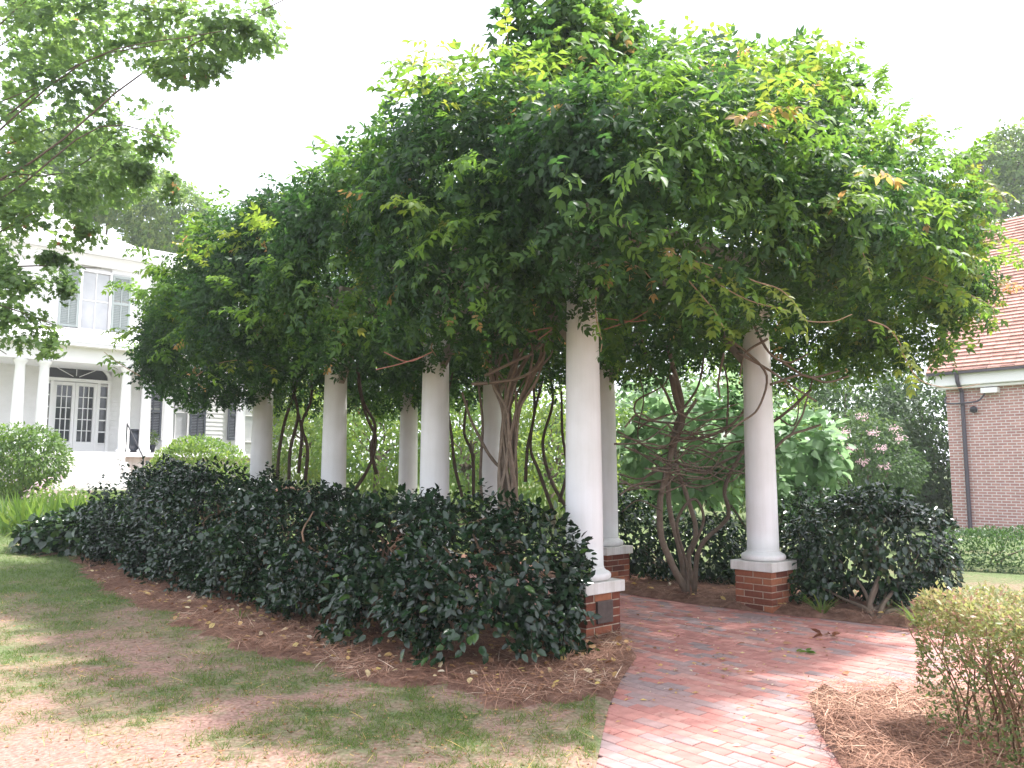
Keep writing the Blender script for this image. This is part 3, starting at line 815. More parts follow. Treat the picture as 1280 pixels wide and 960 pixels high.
# right multi-stemmed trunk behind the path
Yt = 9.75
tr = stem(wist, [(864, 748), (838, 700), (826, 663), (828, 622), (834, 579), (842, 541), (850, 505), (846, 470), (835, 430)], Yt, .042, .028, .6, .02, 1, 8, 'trunk')
tag(tr, 'grey brown multi-stemmed wisteria trunk beside the brick path')
for k, (pxs, r0, r1) in enumerate([
    ([(870, 748), (863, 700), (868, 663), (856, 616), (843, 585), (845, 540), (870, 500)], .05, .03),
    ([(868, 745), (875, 685), (911, 647), (903, 610), (927, 572), (950, 545), (985, 512), (1015, 485)], .042, .025),
    ([(857, 746), (850, 691), (839, 638), (836, 591), (841, 555), (850, 520)], .05, .045),
    ([(862, 746), (856, 705), (846, 655), (868, 622), (880, 650), (862, 690)], .03, .022),
    ([(842, 560), (850, 525), (846, 500), (838, 470)], .06, .05),
    ([(842, 580), (815, 590), (795, 610), (776, 600)], .028, .015), ([(840, 560), (812, 560), (795, 548), (775, 543)], .022, .013),
    ([(845, 550), (880, 548), (910, 530), (935, 505), (945, 470)], .03, .02), ([(845, 575), (875, 590), (905, 575), (935, 565), (960, 560)], .026, .014),
    ([(848, 530), (800, 525), (795, 500), (830, 480), (840, 450)], .02, .012), ([(850, 560), (880, 570), (920, 590), (945, 570)], .018, .01),
    ([(846, 520), (830, 490), (812, 460), (800, 420)], .026, .02), ([(850, 510), (870, 480), (880, 440)], .024, .018),
    ([(827, 640), (800, 625), (776, 638)], .014, .008), ([(860, 600), (820, 570), (800, 545), (805, 500), (800, 470)], .014, .01),
    ([(836, 600), (870, 610), (900, 600), (925, 580)], .016, .01), ([(905, 545), (908, 500), (905, 470), (900, 440)], .02, .016),
    ([(775, 595), (800, 600), (830, 585), (870, 560), (900, 545)], .016, .012), ([(790, 560), (812, 575), (850, 600), (880, 606)], .016, .01),
    ([(960, 570), (985, 545), (1010, 535), (1025, 530)], .03, .02), ([(985, 545), (1000, 520), (1010, 500), (1020, 470)], .018, .014),
    ([(970, 520), (990, 530), (1000, 500), (985, 480)], .014, .01)]):
    stem(tr, pxs, Yt + random.Random(k).uniform(-.2, .2), r0 * .72, r1 * .72, random.Random(k).uniform(.25, .75), .025, k + 10, 6)
for k in range(30):                                    # fine tangle of horizontal shoots
    q = random.Random(k + 300); x0, y0 = q.uniform(790, 900), q.uniform(520, 610)
    stem(tr, [(x0 - q.uniform(15, 40), y0 + q.uniform(-20, 15)), (x0, y0), (x0 + q.uniform(20, 40), y0 + q.uniform(-20, 12)), (x0 + q.uniform(50, 75), y0 + q.uniform(-35, 10))], Yt + q.uniform(-.5, .4), .012, .007, q.uniform(.3, .9), .04, k + 60, 5)
# twisted bundle behind the hedge
Yb = 8.75
tb = stem(wist, [(637, 690), (634, 620), (629, 556), (640, 478), (648, 431), (655, 380)], Yb, .045, .03, .7, .02, 70, 8, 'trunk')
tag(tb, 'thick bundle of twisted brown wisteria stems rising behind the hedge')
for k in range(22):
    q = random.Random(k + 90); ph = q.uniform(0, 6.3); tw = q.choice((-1, 1)) * q.uniform(.6, 1.3); pxs = []; yy = []
    for i in range(9):
        y = 690 - i * 36; t = i / 8
        rad = 15 * (1 - .35 * math.sin(t * 3.1)) + (max(0, t - .62) * 120) * q.uniform(.5, 1.2)
        cx = 636 - 6 * math.sin(t * 3) + 14 * t
        pxs.append((cx + rad * math.cos(ph + tw * t * 4), y)); yy.append(Yb + .12 * math.sin(ph + tw * t * 4))
    stem(tb, pxs, yy, q.uniform(.013, .03), .010, q.uniform(.5, 1.0), .012, k + 200, 6)
stem(tb, [(590, 480), (620, 478), (655, 470), (676, 450), (682, 425)], Yb - .3, .018, .012, .8, .01, 301, 6)
stem(tb, [(605, 470), (640, 452), (670, 440), (685, 420), (690, 400)], Yb - .3, .018, .012, .9, .01, 302, 6)
stem(tb, [(607, 640), (600, 590), (603, 530), (598, 480)], Yb + .1, .02, .015, .4, .02, 303, 6)
stem(tb, [(640, 600), (615, 575), (600, 545), (585, 520), (575, 490)], Yb, .022, .014, .5, .02, 304, 6)
# thin dark stems farther along
for lab, Y, sets in (
    ('slim dark wisteria stem bent in an S behind the hedge', 11.3, [[(435, 625), (462, 585), (471, 550), (458, 520), (450, 480), (448, 430)], [(470, 590), (462, 560), (470, 530), (452, 500), (448, 450)]]),
    ('dark leaning wisteria stems between two columns', 12.6, [[(348, 600), (352, 560), (360, 520), (372, 480), (366, 440)], [(362, 600), (362, 560), (372, 520), (366, 480), (372, 440)], [(382, 600), (384, 560), (378, 530), (390, 500), (388, 450)], [(372, 590), (374, 540), (372, 510)]]),
    ('dark straight wisteria stems behind the twisted bundle', 11.2, [[(655, 600), (660, 560), (668, 510), (664, 450)], [(690, 640), (676, 590), (664, 560), (668, 520), (680, 470)], [(710, 640), (690, 600), (680, 550), (690, 500), (684, 450)], [(700, 630), (706, 590), (700, 540), (704, 490)]]),
    ('slender dark wisteria stems beside a white column', 11.8, [[(578, 620), (570, 580), (562, 550), (560, 500), (568, 460)], [(592, 620), (590, 570), (580, 540), (585, 500)]])):
    t0 = None
    for k, pxs in enumerate(sets):
        o = stem(wist if t0 is None else t0, pxs, Y, .028, .018, .12, .03, int(Y * 100) + k, 6, 'trunk' if t0 is None else 'stem')
        if t0 is None: t0 = o; tag(o, lab)
# vines looped around the far column by the path and the ceiling tangle
for k, pxs in enumerate([[(905, 420), (935, 440), (957, 470), (945, 510), (925, 530), (905, 545)], [(940, 400), (960, 440), (985, 455), (1010, 440)], [(920, 440), (960, 460), (990, 480), (1020, 500)],
                         [(905, 440), (900, 475), (900, 495)], [(960, 425), (930, 440), (925, 470)], [(965, 480), (1000, 470), (1030, 480), (1060, 470)], [(975, 450), (1010, 470), (1050, 465)]]):
    stem(wist, pxs, 8.75, .016, .01, .6, .02, 500 + k, 6)
for k, pxs in enumerate([[(755, 412), (790, 400), (815, 385)], [(757, 398), (790, 402), (808, 400)], [(470, 462), (500, 455), (530, 445)], [(480, 440), (510, 452), (540, 440)], [(660, 415), (690, 410), (672, 425)]]):
    pts = crom([wl_(W(a, b, 6.9)) for a, b in pxs], 5); b = MB(); b.tube(pts, .0045, 5); b.build('red_stem', M['redstem'], wist)

# long leafy shoots, each leaf its own piece
def leaf_me(T, t, nm='leaf', m='wisteria'):
    v, f = T; cnt = [len(q) for q in f]
    return np_mesh(nm, v, np.concatenate([np.array(q) for q in f]), cnt, M[m], np.full(len(v), t))
SHOOT_L = {t: [leaf_me(T, t) for T in WISTF] for t in (.35, .55, .75, .84, .9, .98)}
def put_leaf(parent, me, p, d, u, s):
    Fr = frames(np.array([d]), np.array([u]))[0] * s
    o = link('leaf', me, parent)
    mtx = np.eye(4); mtx[:3, :3] = Fr; mtx[:3, 3] = p
    o.matrix_local = Matrix(mtx.tolist()); return o
def shoot(pxs, Y, tint, size=.24, step=.085, seed=0, bare=0.0, r=.006):
    size *= .85
    q = random.Random(seed); ys = Y if hasattr(Y, '__len__') else [Y] * len(pxs)
    pts = crom([wl_(W(a, b, y)) for (a, b), y in zip(pxs, ys)], 8)
    b = MB(); b.tube(pts, [r * (1 - .5 * i / len(pts)) for i in range(len(pts))], 5, .8)
    sh = b.build('shoot', M['twig'], wist)
    acc = 0; side = 1; tot = sum(np.linalg.norm(pts[i + 1] - pts[i]) for i in range(len(pts) - 1)); run = 0
    for i in range(1, len(pts)):
        sg = np.linalg.norm(pts[i] - pts[i - 1]); acc += sg; run += sg
        if acc > step and run < tot * (1 - bare):
            acc = 0; side = -side
            t = pts[i] - pts[i - 1]; t = t / np.linalg.norm(t)
            sd = np.cross(t, [0, 0, 1]); sd = sd / max(np.linalg.norm(sd), 1e-5)
            d = sd * side * q.uniform(.6, 1) + t * q.uniform(.2, .6) + np.array([q.uniform(-.2, .2), q.uniform(-.2, .2), q.uniform(-.55, .1)])
            tt = tint if q.random() < .7 else .75
            put_leaf(sh, q.choice(SHOOT_L[tt]), pts[i], d, (q.uniform(-.3, .3), q.uniform(-.3, .3), 1), size * q.uniform(.75, 1.15))
    return sh
shoot([(800, 290), (850, 320), (900, 335), (945, 352), (975, 362), (998, 385), (1005, 400), (1040, 402), (1065, 393)], 5.6, .9, .24, .07, 1, .22)
shoot([(790, 300), (840, 318), (890, 350), (935, 375), (985, 388)], 5.6, .84, .22, .075, 2)
shoot([(860, 350), (890, 385), (905, 410)], 5.7, .84, .22, .09, 3)
shoot([(735, 330), (770, 325), (800, 335), (815, 350)], 5.6, .98, .22, .09, 4)
shoot([(330, 360), (345, 375), (375, 372), (395, 385)], 9.3, .84, .34, .14, 5)
shoot([(300, 300), (335, 315), (370, 312), (410, 320)], 9.6, .75, .34, .14, 6)
shoot([(690, 150), (740, 140), (790, 130), (840, 115), (855, 105)], 6.0, .9, .26, .085, 7)
shoot([(700, 165), (750, 160), (800, 165), (830, 185)], 5.9, .84, .25, .09, 8)
shoot([(640, 210), (632, 170), (640, 150), (655, 158)], 6.2, .98, .2, .16, 9)
shoot([(1085, 400), (1110, 410), (1125, 430), (1130, 445), (1150, 475), (1190, 485), (1225, 480)], 6.6, .9, .22, .07, 10, .45)
shoot([(1190, 190), (1215, 215), (1250, 240), (1262, 262)], 7.8, .9, .24, .09, 11)
shoot([(1150, 300), (1200, 315), (1240, 300), (1262, 305)], 7.6, .9, .26, .09, 12)
shoot([(1140, 340), (1190, 360), (1235, 380), (1245, 400)], 7.5, .84, .26, .09, 13)
shoot([(885, 130), (905, 170), (918, 200), (925, 225)], 6.6, .98, .24, .13, 14)
shoot([(960, 70), (1010, 78), (1035, 60)], 8.2, .84, .25, .1, 15)
shoot([(880, 170), (940, 180), (990, 210), (1040, 205), (1085, 225)], 6.1, .84, .24, .1, 16)
shoot([(560, 150), (565, 115), (552, 100), (535, 108)], 7.2, .55, .2, .09, 17)
shoot([(650, 130), (640, 90), (634, 45), (628, 5)], 7.1, .75, .2, .06, 18)
shoot([(680, 60), (672, 30), (655, 8), (640, -8)], 7.2, .55, .2, .06, 19)
shoot([(175, 470), (150, 455), (130, 440)], 10.4, .75, .3, .12, 20)
shoot([(245, 470), (270, 455), (310, 450), (345, 462)], 9.6, .9, .28, .1, 21)
shoot([(745, 360), (745, 395), (752, 425), (751, 440)], 6.15, .35, .18, .08, 22)
shoot([(730, 215), (770, 225), (800, 250), (812, 275)], 5.7, .75, .22, .09, 23)
shoot([(1000, 240), (1040, 270), (1075, 310), (1090, 350)], 6.1, .84, .24, .09, 24)
shoot([(560, 390), (540, 430), (545, 445)], 7.2, .35, .2, .09, 25)
# the largest single leaves hanging on the shaded face
def face_leaves():
    q = random.Random(77); k = 0
    P, N, D = shell([b for b in WB if b[1] < 3.4 and b[0] < 2.0 or b[1] < 0], 60, .0, .22, 1.5, 0, 1.0)
    wp = np.column_stack([PA + P[:, :1] * AV + P[:, 1:2] * AU, P[:, 2]])
    wn_ = np.column_stack([N[:, :1] * AV + N[:, 1:2] * AU, N[:, 2]])
    ok = (np.sum(wn_ * (np.array([0, 0, 1.5]) - wp), axis=1) > .5 * np.linalg.norm(wp, axis=1)) & (P[:, 2] > 2.75)
    idx = np.where(ok)[0]; idx = idx[np.argsort(np.linalg.norm(wp[idx], axis=1))][:700]; rng.shuffle(idx)
    for i in idx[:210]:
        d = N[i] * .6 + np.array([q.uniform(-.9, .9), q.uniform(-.9, .9), q.uniform(-.9, .3)])
        put_leaf(wist, q.choice(SHOOT_L[q.choice((.35, .35, .55, .55, .75))]), P[i] + N[i] * .05, d, N[i] + np.array([0, 0, .4]), q.uniform(.16, .24))
face_leaves()

# ------------------------------------------------------------------ glossy hedge in front of the columns
hedge = empty('evergreen_hedge', (PA[0], PA[1], 0), ANG, 'long dark glossy evergreen hedge growing along the pergola columns', 'hedge')
HB = []
for k in range(9):
    y = -.05 + k * 1.02; q = random.Random(k + 5)
    hgt = 1.18 + .03 * k + q.uniform(-.06, .1) + (.12 if k > 5 else 0)
    x0 = -1.0 - .03 * k
    HB.append((x0 - .28, y, hgt * .40, .74, .82, hgt * .52)); HB.append((x0 + .25, y + .3, hgt * .52, .62, .8, hgt * .5)); HB.append((x0 - .1, y + .1, hgt * .68, .65, .75, hgt * .36))
HB += [(-.78, -.42, .5, .34, .42, .48), (-.78, -.15, .92, .32, .4, .3), (-1.2, 8.6, .55, .7, .6, .6)]
def hedge_leaves():
    parts = []
    P, N, D = shell(HB, 1350, .36, .55, 2.2, .38, .86, 3.0, .10)
    k = (P[:, 2] > .03) & (N[:, 2] > -.75) & (P[:, 0] < .05) & ~((N[:, 0] > .6) & (P[:, 1] > 0) & (rng.random(len(P)) < .5))
    sg = (P[:, 0] + .22) * .69 - (P[:, 1] + .22) * .725
    k &= ~((sg > -.06 + .34 * (fbm(P * 5, 4) - .5) + np.where(P[:, 2] > .62, .10, 0) + np.where(P[:, 2] < .2, .12, 0)) & (P[:, 1] < 1.2))
    P, N = P[k], N[k]
    n = len(P); Fr = orient(N, .75, .2, .85, .45); S = rng.uniform(.05, .09, n); tint = clump_tint(P, .35, .4, .18, 1.6)
    tint = np.clip(np.where(rng.random(n) < .025, .95, tint * .85 + .35 * (fbm(P * 2.4 + 8, 12) - .5)), 0, 1)
    LP, LD, LU, LS, LT = [], [], [], [], []
    for q0, nn in zip(*shell(HB, 5.5, .05, .42, 2.6, 0, 1.0)[:2]):
        if nn[2] < -.1 or q0[2] < .35 or q0[0] > -.25 or (q0[0] + .22) * .69 - (q0[1] + .22) * .725 > -.2: continue
        ln = rng.uniform(.1, .34); dr = unit(nn * .5 + np.array([0, 0, .8]) + rng.normal(size=3) * .35); t0 = .75 if rng.random() < .12 else rng.uniform(.2, .5)
        for i in range(int(ln / .028)):
            LP.append(q0 + dr * i * .028); sd = unit(np.cross(dr, rng.normal(size=3))); LD.append(sd + dr * .6 + np.array([0, 0, -.15])); LU.append(dr + rng.normal(size=3) * .3); LS.append(rng.uniform(.05, .085)); LT.append(t0)
    LP, LD, LU, LS, LT = map(np.array, (LP, LD, LU, LS, LT))
    o = link('foliage', leaves_mesh('foliage', [leaf_arrays(LEAF_OVAL, P, Fr, S, tint), leaf_arrays(LEAF_OVAL, LP, frames(LD, LU), LS, LT)], M['camellia'], True), hedge); o['kind'] = 'stuff'
hedge_leaves()
CAM_L = [leaf_me(LEAF_OVAL, t, 'leaf', 'camellia') for t in (.2, .4, .6, .8)]
def hedge_face():
    q = random.Random(5)
    P, N, D = shell([b for b in HB if b[1] < 1.6], 150, .0, .22, 2.4, 0, .98)
    wp = np.column_stack([PA + P[:, :1] * AV + P[:, 1:2] * AU, P[:, 2]]); wn_ = np.column_stack([N[:, :1] * AV + N[:, 1:2] * AU, N[:, 2]])
    ok = (np.sum(wn_ * (np.array([0, 0, 1.5]) - wp), axis=1) > 0) & (P[:, 2] > .1) & ((P[:, 0] + .22) * .69 - (P[:, 1] + .22) * .725 < -.1)
    idx = np.where(ok)[0]; rng.shuffle(idx)
    for i in idx[:240]:
        d = N[i] * .8 + np.array([q.uniform(-.5, .5), q.uniform(-.5, .5), q.uniform(-.6, .2)])
        put_leaf(hedge, q.choice(CAM_L), P[i] + N[i] * .02, d, N[i] + np.array([0, 0, .5]), q.uniform(.075, .10))
hedge_face()
for k in range(60):
    q = random.Random(k + 900); y = q.uniform(.4, 8); x = q.uniform(-1.4, -.8)
    pts = crom([(x, y, -.05), (x + q.uniform(-.15, .15), y + q.uniform(-.2, .2), .45), (x + q.uniform(-.5, .3), y + q.uniform(-.4, .4), .85), (x + q.uniform(-.5, .3), y + q.uniform(-.4, .5), 1.1)], 4)
    b = MB(); b.tube(pts, [.018 * (1 - .7 * i / len(pts)) for i in range(len(pts))], 5, q.random()); b.build('branch', M['twig'], hedge)

# ------------------------------------------------------------------ shrubs and trees
def plant(name, loc, label, cat, group=None): return empty(name, loc, 0, label, cat, group)
def base_at(px, Y, dx=0):
    x = (px - 640) / F * Y * .994; return np.array([x, Y, float(terrain(x, Y))])
def rel(B, o): return [(b[0] - o[0], b[1] - o[1], b[2] - o[2], *b[3:]) for b in B]
def pxblob(px, py, Y, rx, ry, rz): return (*W(px, py, Y), rx, ry, rz)
def stems_to(parent, base, tops, r=.03, name='branch', m='bark', tint=.4, seed=0):
    for k, t in enumerate(tops):
        q = random.Random(seed + k); a = np.array(base) + np.array([q.uniform(-.1, .1), q.uniform(-.1, .1), -.05]); c = np.array(t)
        mid = a * .5 + c * .5 + np.array([q.uniform(-.2, .2), q.uniform(-.2, .2), q.uniform(-.05, .15)]) * np.linalg.norm(c - a) * .4
        pts = crom([a, a * .75 + mid * .25 + np.array([0, 0, .1]), mid, c], 5)
        b = MB(); b.tube(pts, [r * (1 - .75 * i / (len(pts) - 1)) for i in range(len(pts))], 6, tint, .2); b.build(name, M[m], parent, smooth=True)

# camellia right of the path, on visible stems
def shrub(name, label, cat, blobs, T, dens, size, m, pos, group=None, nst=6, r=.025, cut=None, **kw):
    o = plant(name, tuple(pos), label, cat, group); B = rel(blobs, pos)
    foliage('foliage', T, B, dens, size, M[m], o, cut=cut, **kw)
    tops = [(b[0], b[1], b[2]) for b in B]; random.Random(len(B)).shuffle(tops)
    if nst: stems_to(o, (0, 0, 0), (tops * 3)[:nst], r, 'stem', seed=int(abs(pos[0]) * 100))
    return o
bs = G(1100, 778)
shrub('camellia_shrub', 'dark glossy camellia shrub on bare stems right of the brick pedestal', 'shrub',
      [pxblob(1095, 680, 8.9, .75, .6, .5), pxblob(1040, 690, 9.1, .55, .5, .5), pxblob(1150, 690, 8.9, .45, .45, .5), pxblob(1090, 640, 9.1, .6, .5, .35), pxblob(1020, 730, 8.9, .3, .3, .25), pxblob(1165, 740, 8.6, .28, .3, .3), pxblob(1110, 730, 8.7, .35, .3, .25)],
      LEAF_OVAL, 620, .085, 'camellia', bs, nst=8, r=.032, bump=.3, gap=.22, gapfreq=2.5, smooth=True, base=.42)
bs = G(800, 735)
shrub('camellia_shrub', 'dark glossy shrub behind the multi-stemmed wisteria trunk', 'shrub',
      [pxblob(800, 680, 11.3, .6, .5, .6), pxblob(850, 690, 11.0, .6, .5, .55), pxblob(900, 690, 10.8, .55, .5, .55), pxblob(770, 650, 11.5, .5, .4, .5), pxblob(930, 720, 10.4, .35, .3, .3)],
      LEAF_OVAL, 520, .085, 'camellia', np.array([W(850, 700, 11.2)[0], 11.2, 0]), nst=7, bump=.3, gap=.15, gapfreq=2.2, smooth=True, base=.4)
shrub('camellia_shrub', 'dark shrub low between the two right-hand columns and far lawn', 'shrub',
      [pxblob(990, 690, 11.2, .55, .5, .6), pxblob(1020, 650, 11.5, .6, .5, .5)],
      LEAF_OVAL, 420, .085, 'camellia', np.array([W(1000, 700, 11.3)[0], 11.3, 0]), nst=5, gap=.15, smooth=True, base=.45)
# clipped green hedge by the brick building
b0 = np.array([W(1245, 700, 13.0)[0], 13.0, 0])
o = plant('box_hedge', tuple(b0), 'clipped green box hedge in front of the brick building', 'hedge')
foliage('foliage', LEAF_SIMPLE, rel([pxblob(1200 + 40 * k, 702, 12.6 - .2 * k, .62, .6, .52) for k in range(6)], b0), 1300, .055, M['greenhedge'], o, thick=.15, bump=.06, out=.8, down=0, jit=.7, base=.4)
stems_to(o, (0, 0, 0), [(-.4, 0, .5), (.3, .1, .5), (1, 0, .5)], .02, 'stem')

# clipped hedge by the camera with bare twigs below
def front_hedge():
    o = plant('clipped_hedge', (2.93, 4.12, 0), 'clipped yellow-green hedge with bare brown twigs beside the mulch corner', 'hedge')
    x0, x1, y0, y1, h = -.62, 1.7, -1.5, .66, .82
    P = []; N = []
    def face(n, f, nr):
        a, b = rng.random(n), rng.random(n); P.append(f(a, b)); N.append(np.tile(nr, (n, 1)))
    def rim(a, lo, hi): return lo + (hi - lo) * a
    face(27000, lambda a, b: np.column_stack([rim(a, x0, x1), rim(b, y0, y1), h - rng.random(len(a)) ** 2 * .22]), (0, 0, 1))
    face(7000, lambda a, b: np.column_stack([np.full(len(a), x0) + rng.random(len(a)) ** 2 * .2, rim(a, y0, y1), h - .02 - b ** 1.5 * .74]), (-1, 0, .2))
    face(3600, lambda a, b: np.column_stack([rim(a, x0, x1), np.full(len(a), y0) + rng.random(len(a)) ** 2 * .2, h - .02 - b ** 1.5 * .74]), (0, -1, .2))
    face(1600, lambda a, b: np.column_stack([rim(a, x0, x1), np.full(len(a), y1) - rng.random(len(a)) ** 2 * .2, h - .02 - b * .6]), (0, 1, .2))
    face(9000, lambda a, b: np.column_stack([rim(a, x0, x1), rim(b, y0, y1), .1 + .65 * rng.random(len(a))]), (0, 0, 1))
    P = np.concatenate(P); N = np.concatenate(N).astype(float)
    # rounded edges, uneven outline
    cx, cy = (x0 + x1) / 2, (y0 + y1) / 2
    ex = np.maximum(0, np.abs(P[:, 0] - cx) - (x1 - x0) / 2 + .16); ey = np.maximum(0, np.abs(P[:, 1] - cy) - (y1 - y0) / 2 + .16); ez = np.maximum(0, P[:, 2] - h + .14)
    ln = np.sqrt(ex ** 2 + ey ** 2 + ez ** 2); s = np.where(ln > .16, .16 / np.maximum(ln, 1e-6), 1)
    P[:, 0] -= np.sign(P[:, 0] - cx) * ex * (1 - s); P[:, 1] -= np.sign(P[:, 1] - cy) * ey * (1 - s); P[:, 2] -= ez * (1 - s)
    P += .10 * (fbm(P * 4, 2) - .5)[:, None] * N + rng.normal(size=P.shape) * .012
    k = (fbm(P * 5 + 3, 9) > .34 * (P[:, 2] < .62)) | (P[:, 2] > .66)
    P, N = P[k], N[k]; n = len(P)
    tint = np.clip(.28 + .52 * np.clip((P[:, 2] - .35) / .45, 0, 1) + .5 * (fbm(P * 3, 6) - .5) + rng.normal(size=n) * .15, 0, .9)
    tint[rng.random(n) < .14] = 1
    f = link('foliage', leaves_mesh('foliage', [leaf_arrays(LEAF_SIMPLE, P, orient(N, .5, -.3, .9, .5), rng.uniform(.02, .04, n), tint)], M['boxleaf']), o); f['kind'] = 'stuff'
    tw = MB()
    for k in range(520):
        q = random.Random(k); bx, by = q.uniform(x0 + .12, x1 - .1), q.uniform(y0 + .12, y1 - .1)
        dx, dy = q.uniform(-.28, .28), q.uniform(-.28, .28)
        tx, ty = min(max(bx + dx, x0 + .02), x1), min(max(by + dy, y0 + .02), y1)
        pts = crom([(bx, by, 0), (bx * .7 + tx * .3 + q.uniform(-.04, .04), by * .7 + ty * .3 + q.uniform(-.04, .04), .28), (tx + q.uniform(-.05, .05), ty + q.uniform(-.05, .05), .55), (tx + q.uniform(-.1, .1), ty + q.uniform(-.1, .1), .70 + q.uniform(-.15, .08))], 3)
        tw.tube(pts, [.0055 * (1 - .6 * i / len(pts)) for i in range(len(pts))], 4, q.random())
    t = tw.build('twigs', M['twig'], o); t['kind'] = 'stuff'
front_hedge()

# strap-leaved tufts at the path edge
def tuft(name, px, py, label, n=26, ln=.34, group=None, z=0.03, tint=.35):
    g = G(px, py); o = plant(name, (g[0], g[1], z), label, 'plant', group)
    a = rng.random(n) * 2 * math.pi; D = np.column_stack([np.cos(a) * .8, np.sin(a) * .8, rng.uniform(.5, 1.6, n)])
    P = np.column_stack([np.cos(a) * .02, np.sin(a) * .02, np.zeros(n)])
    T = tmpl([(-.02, 0, 0), (.02, 0, 0), (-.028, .4, -.02), (.028, .4, -.02), (-.018, .75, -.14), (.018, .75, -.14), (0, 1, -.34)], [(0, 1, 3, 2), (2, 3, 5, 4), (4, 5, 6)])
    f = link('foliage', leaves_mesh('foliage', [leaf_arrays(T, P, frames(D, np.column_stack([np.zeros(n), np.zeros(n), np.ones(n)])), ln * rng.uniform(.7, 1.2, n), np.full(n, tint) + rng.normal(size=n) * .08)], M['grass']), o); f['kind'] = 'stuff'
tuft('lily_turf', 1028, 772, 'grassy strap-leaved tuft at the foot of the brick pedestal')
tuft('lily_turf', 1150, 788, 'grassy strap-leaved tuft in the shade of the clipped hedge', 30, .36)
tuft('weed', 300, 782, 'small pale green weed growing in the mulch by the hedge', 16, .16, None, .05, .15)

# shrubs and plants towards the white house
bs = base_at(78, 13.6)
shrub('broadleaf_shrub', 'low dark broad-leaved shrub at the far end of the glossy hedge', 'shrub',
      [pxblob(60, 672, 13.5, .5, .5, .38), pxblob(95, 668, 13.5, .5, .5, .42), pxblob(120, 660, 13.2, .4, .45, .42)], LEAF_BROAD, 260, .14, 'camellia', bs, nst=4, r=.015, base=.55, out=.7, down=.3)
bs = base_at(25, 19)
shrub('rounded_shrub', 'rounded green shrub with yellowish top by the white porch', 'shrub',
      [pxblob(10, 585, 19, .95, .9, .75), pxblob(45, 575, 19, .7, .8, .6), pxblob(25, 555, 19, .9, .8, .5)], LEAF_SIMPLE, 520, .11, 'bright', bs, nst=5, base=.45)
bs = base_at(245, 19.5)
shrub('rounded_shrub', 'yellow-green feathery shrub in front of the porch columns', 'shrub',
      [pxblob(225, 590, 19.5, .8, .8, .6), pxblob(265, 585, 19.5, .8, .8, .65), pxblob(245, 565, 19.5, .65, .7, .4), pxblob(290, 590, 19.5, .5, .5, .5)], LEAF_SIMPLE, 480, .10, 'bright', bs, nst=5, base=.7, out=.3, down=-.4)
bs = base_at(100, 15.5)
o = plant('border_grass', tuple(bs), 'pale upright grassy perennials behind the low dark shrub', 'plant')
n = 1500; q2 = np.column_stack([rng.normal(size=n) * .75, rng.normal(size=n) * .45, np.zeros(n)])
f = link('foliage', leaves_mesh('foliage', [leaf_arrays(BLADE, q2, frames(np.column_stack([rng.normal(size=n) * .35, rng.normal(size=n) * .35, np.ones(n)]), rdir(n)), rng.uniform(.35, .85, n), np.clip(rng.normal(size=n) * .2 + .5, 0, 1))], M['bright']), o); f['kind'] = 'stuff'
bs = base_at(65, 16.8)
o = plant('flower_clump', tuple(bs), 'small pink flowering clump beside the porch steps', 'plant')
foliage('foliage', LEAF_SIMPLE, [(0, 0, .35, .55, .4, .35), (.5, 0, .3, .4, .4, .3)], 400, .09, M['bright'], o)
foliage('flowers', LEAF_SIMPLE, [(0, 0, .45, .55, .4, .35), (.5, 0, .38, .4, .4, .3)], 90, .09, M['petal'], o)

# background behind the pergola
def tree(name, label, pos, blobs, T, dens, size, m, r=.18, group=None, top=None, nbr=6, lr=.45, lean=1.0, **kw):
    o = plant(name, tuple(pos), label, 'tree', group); B = rel(blobs, pos)
    foliage('crown', T, B, dens, size, M[m], o, **kw)
    zt = min(b[2] for b in B) if top is None else top
    cx = np.mean([b[0] for b in B]); cy = np.mean([b[1] for b in B])
    pts = crom([(0, 0, -.2), (cx * .1 * lean, cy * .1 * lean, zt * .4), (cx * .5 * lean, cy * .5 * lean, zt * .8), (cx * lean, cy * lean, zt + .2)], 5)
    b = MB(); b.tube(pts, [r * (1 - .5 * i / (len(pts) - 1)) for i in range(len(pts))], 9, .4, .15); t = b.build('trunk', M['bark'], o, smooth=True)
    for k in range(nbr):
        q = random.Random(k + 4); bb = B[k % len(B)]; a = np.array(pts[-4 - k % 3])
        c = np.array(bb[:3]) + np.array([q.uniform(-.3, .3), q.uniform(-.3, .3), q.uniform(-.2, .3)])
        w_ = np.linalg.norm(c - a) * .07; p2 = crom(noisy([a, a * .8 + c * .2, a * .6 + c * .4 + np.array([0, 0, .15]), a * .4 + c * .6, a * .2 + c * .8, c], w_, k + 31), 4); mb = MB(); mb.tube(p2, [r * lr * (1 - .8 * i / (len(p2) - 1)) for i in range(len(p2))], 6, .35, .15); mb.build('limb', M['bark'], o, smooth=True)
    return o
bs = base_at(960, 12.5)
shrub('broadleaf_tree', 'pale broad-leaved small tree seen between the right-hand columns', 'tree',
      [pxblob(830, 540, 13.2, .9, .7, .8), pxblob(900, 530, 13.0, .9, .7, .8), pxblob(970, 550, 12.6, .8, .7, .75), pxblob(1020, 560, 12.3, .55, .6, .65), pxblob(860, 590, 13.2, .9, .6, .6), pxblob(980, 600, 12.6, .6, .5, .5)],
      LEAF_BROAD, 150, .18, 'bigleaf', bs, nst=6, r=.035, out=.7, down=.3, jit=.7, base=.5, up=.8, gap=.34, gapfreq=1.6, bump=.45, thick=.5)
bs = base_at(1085, 15.5)
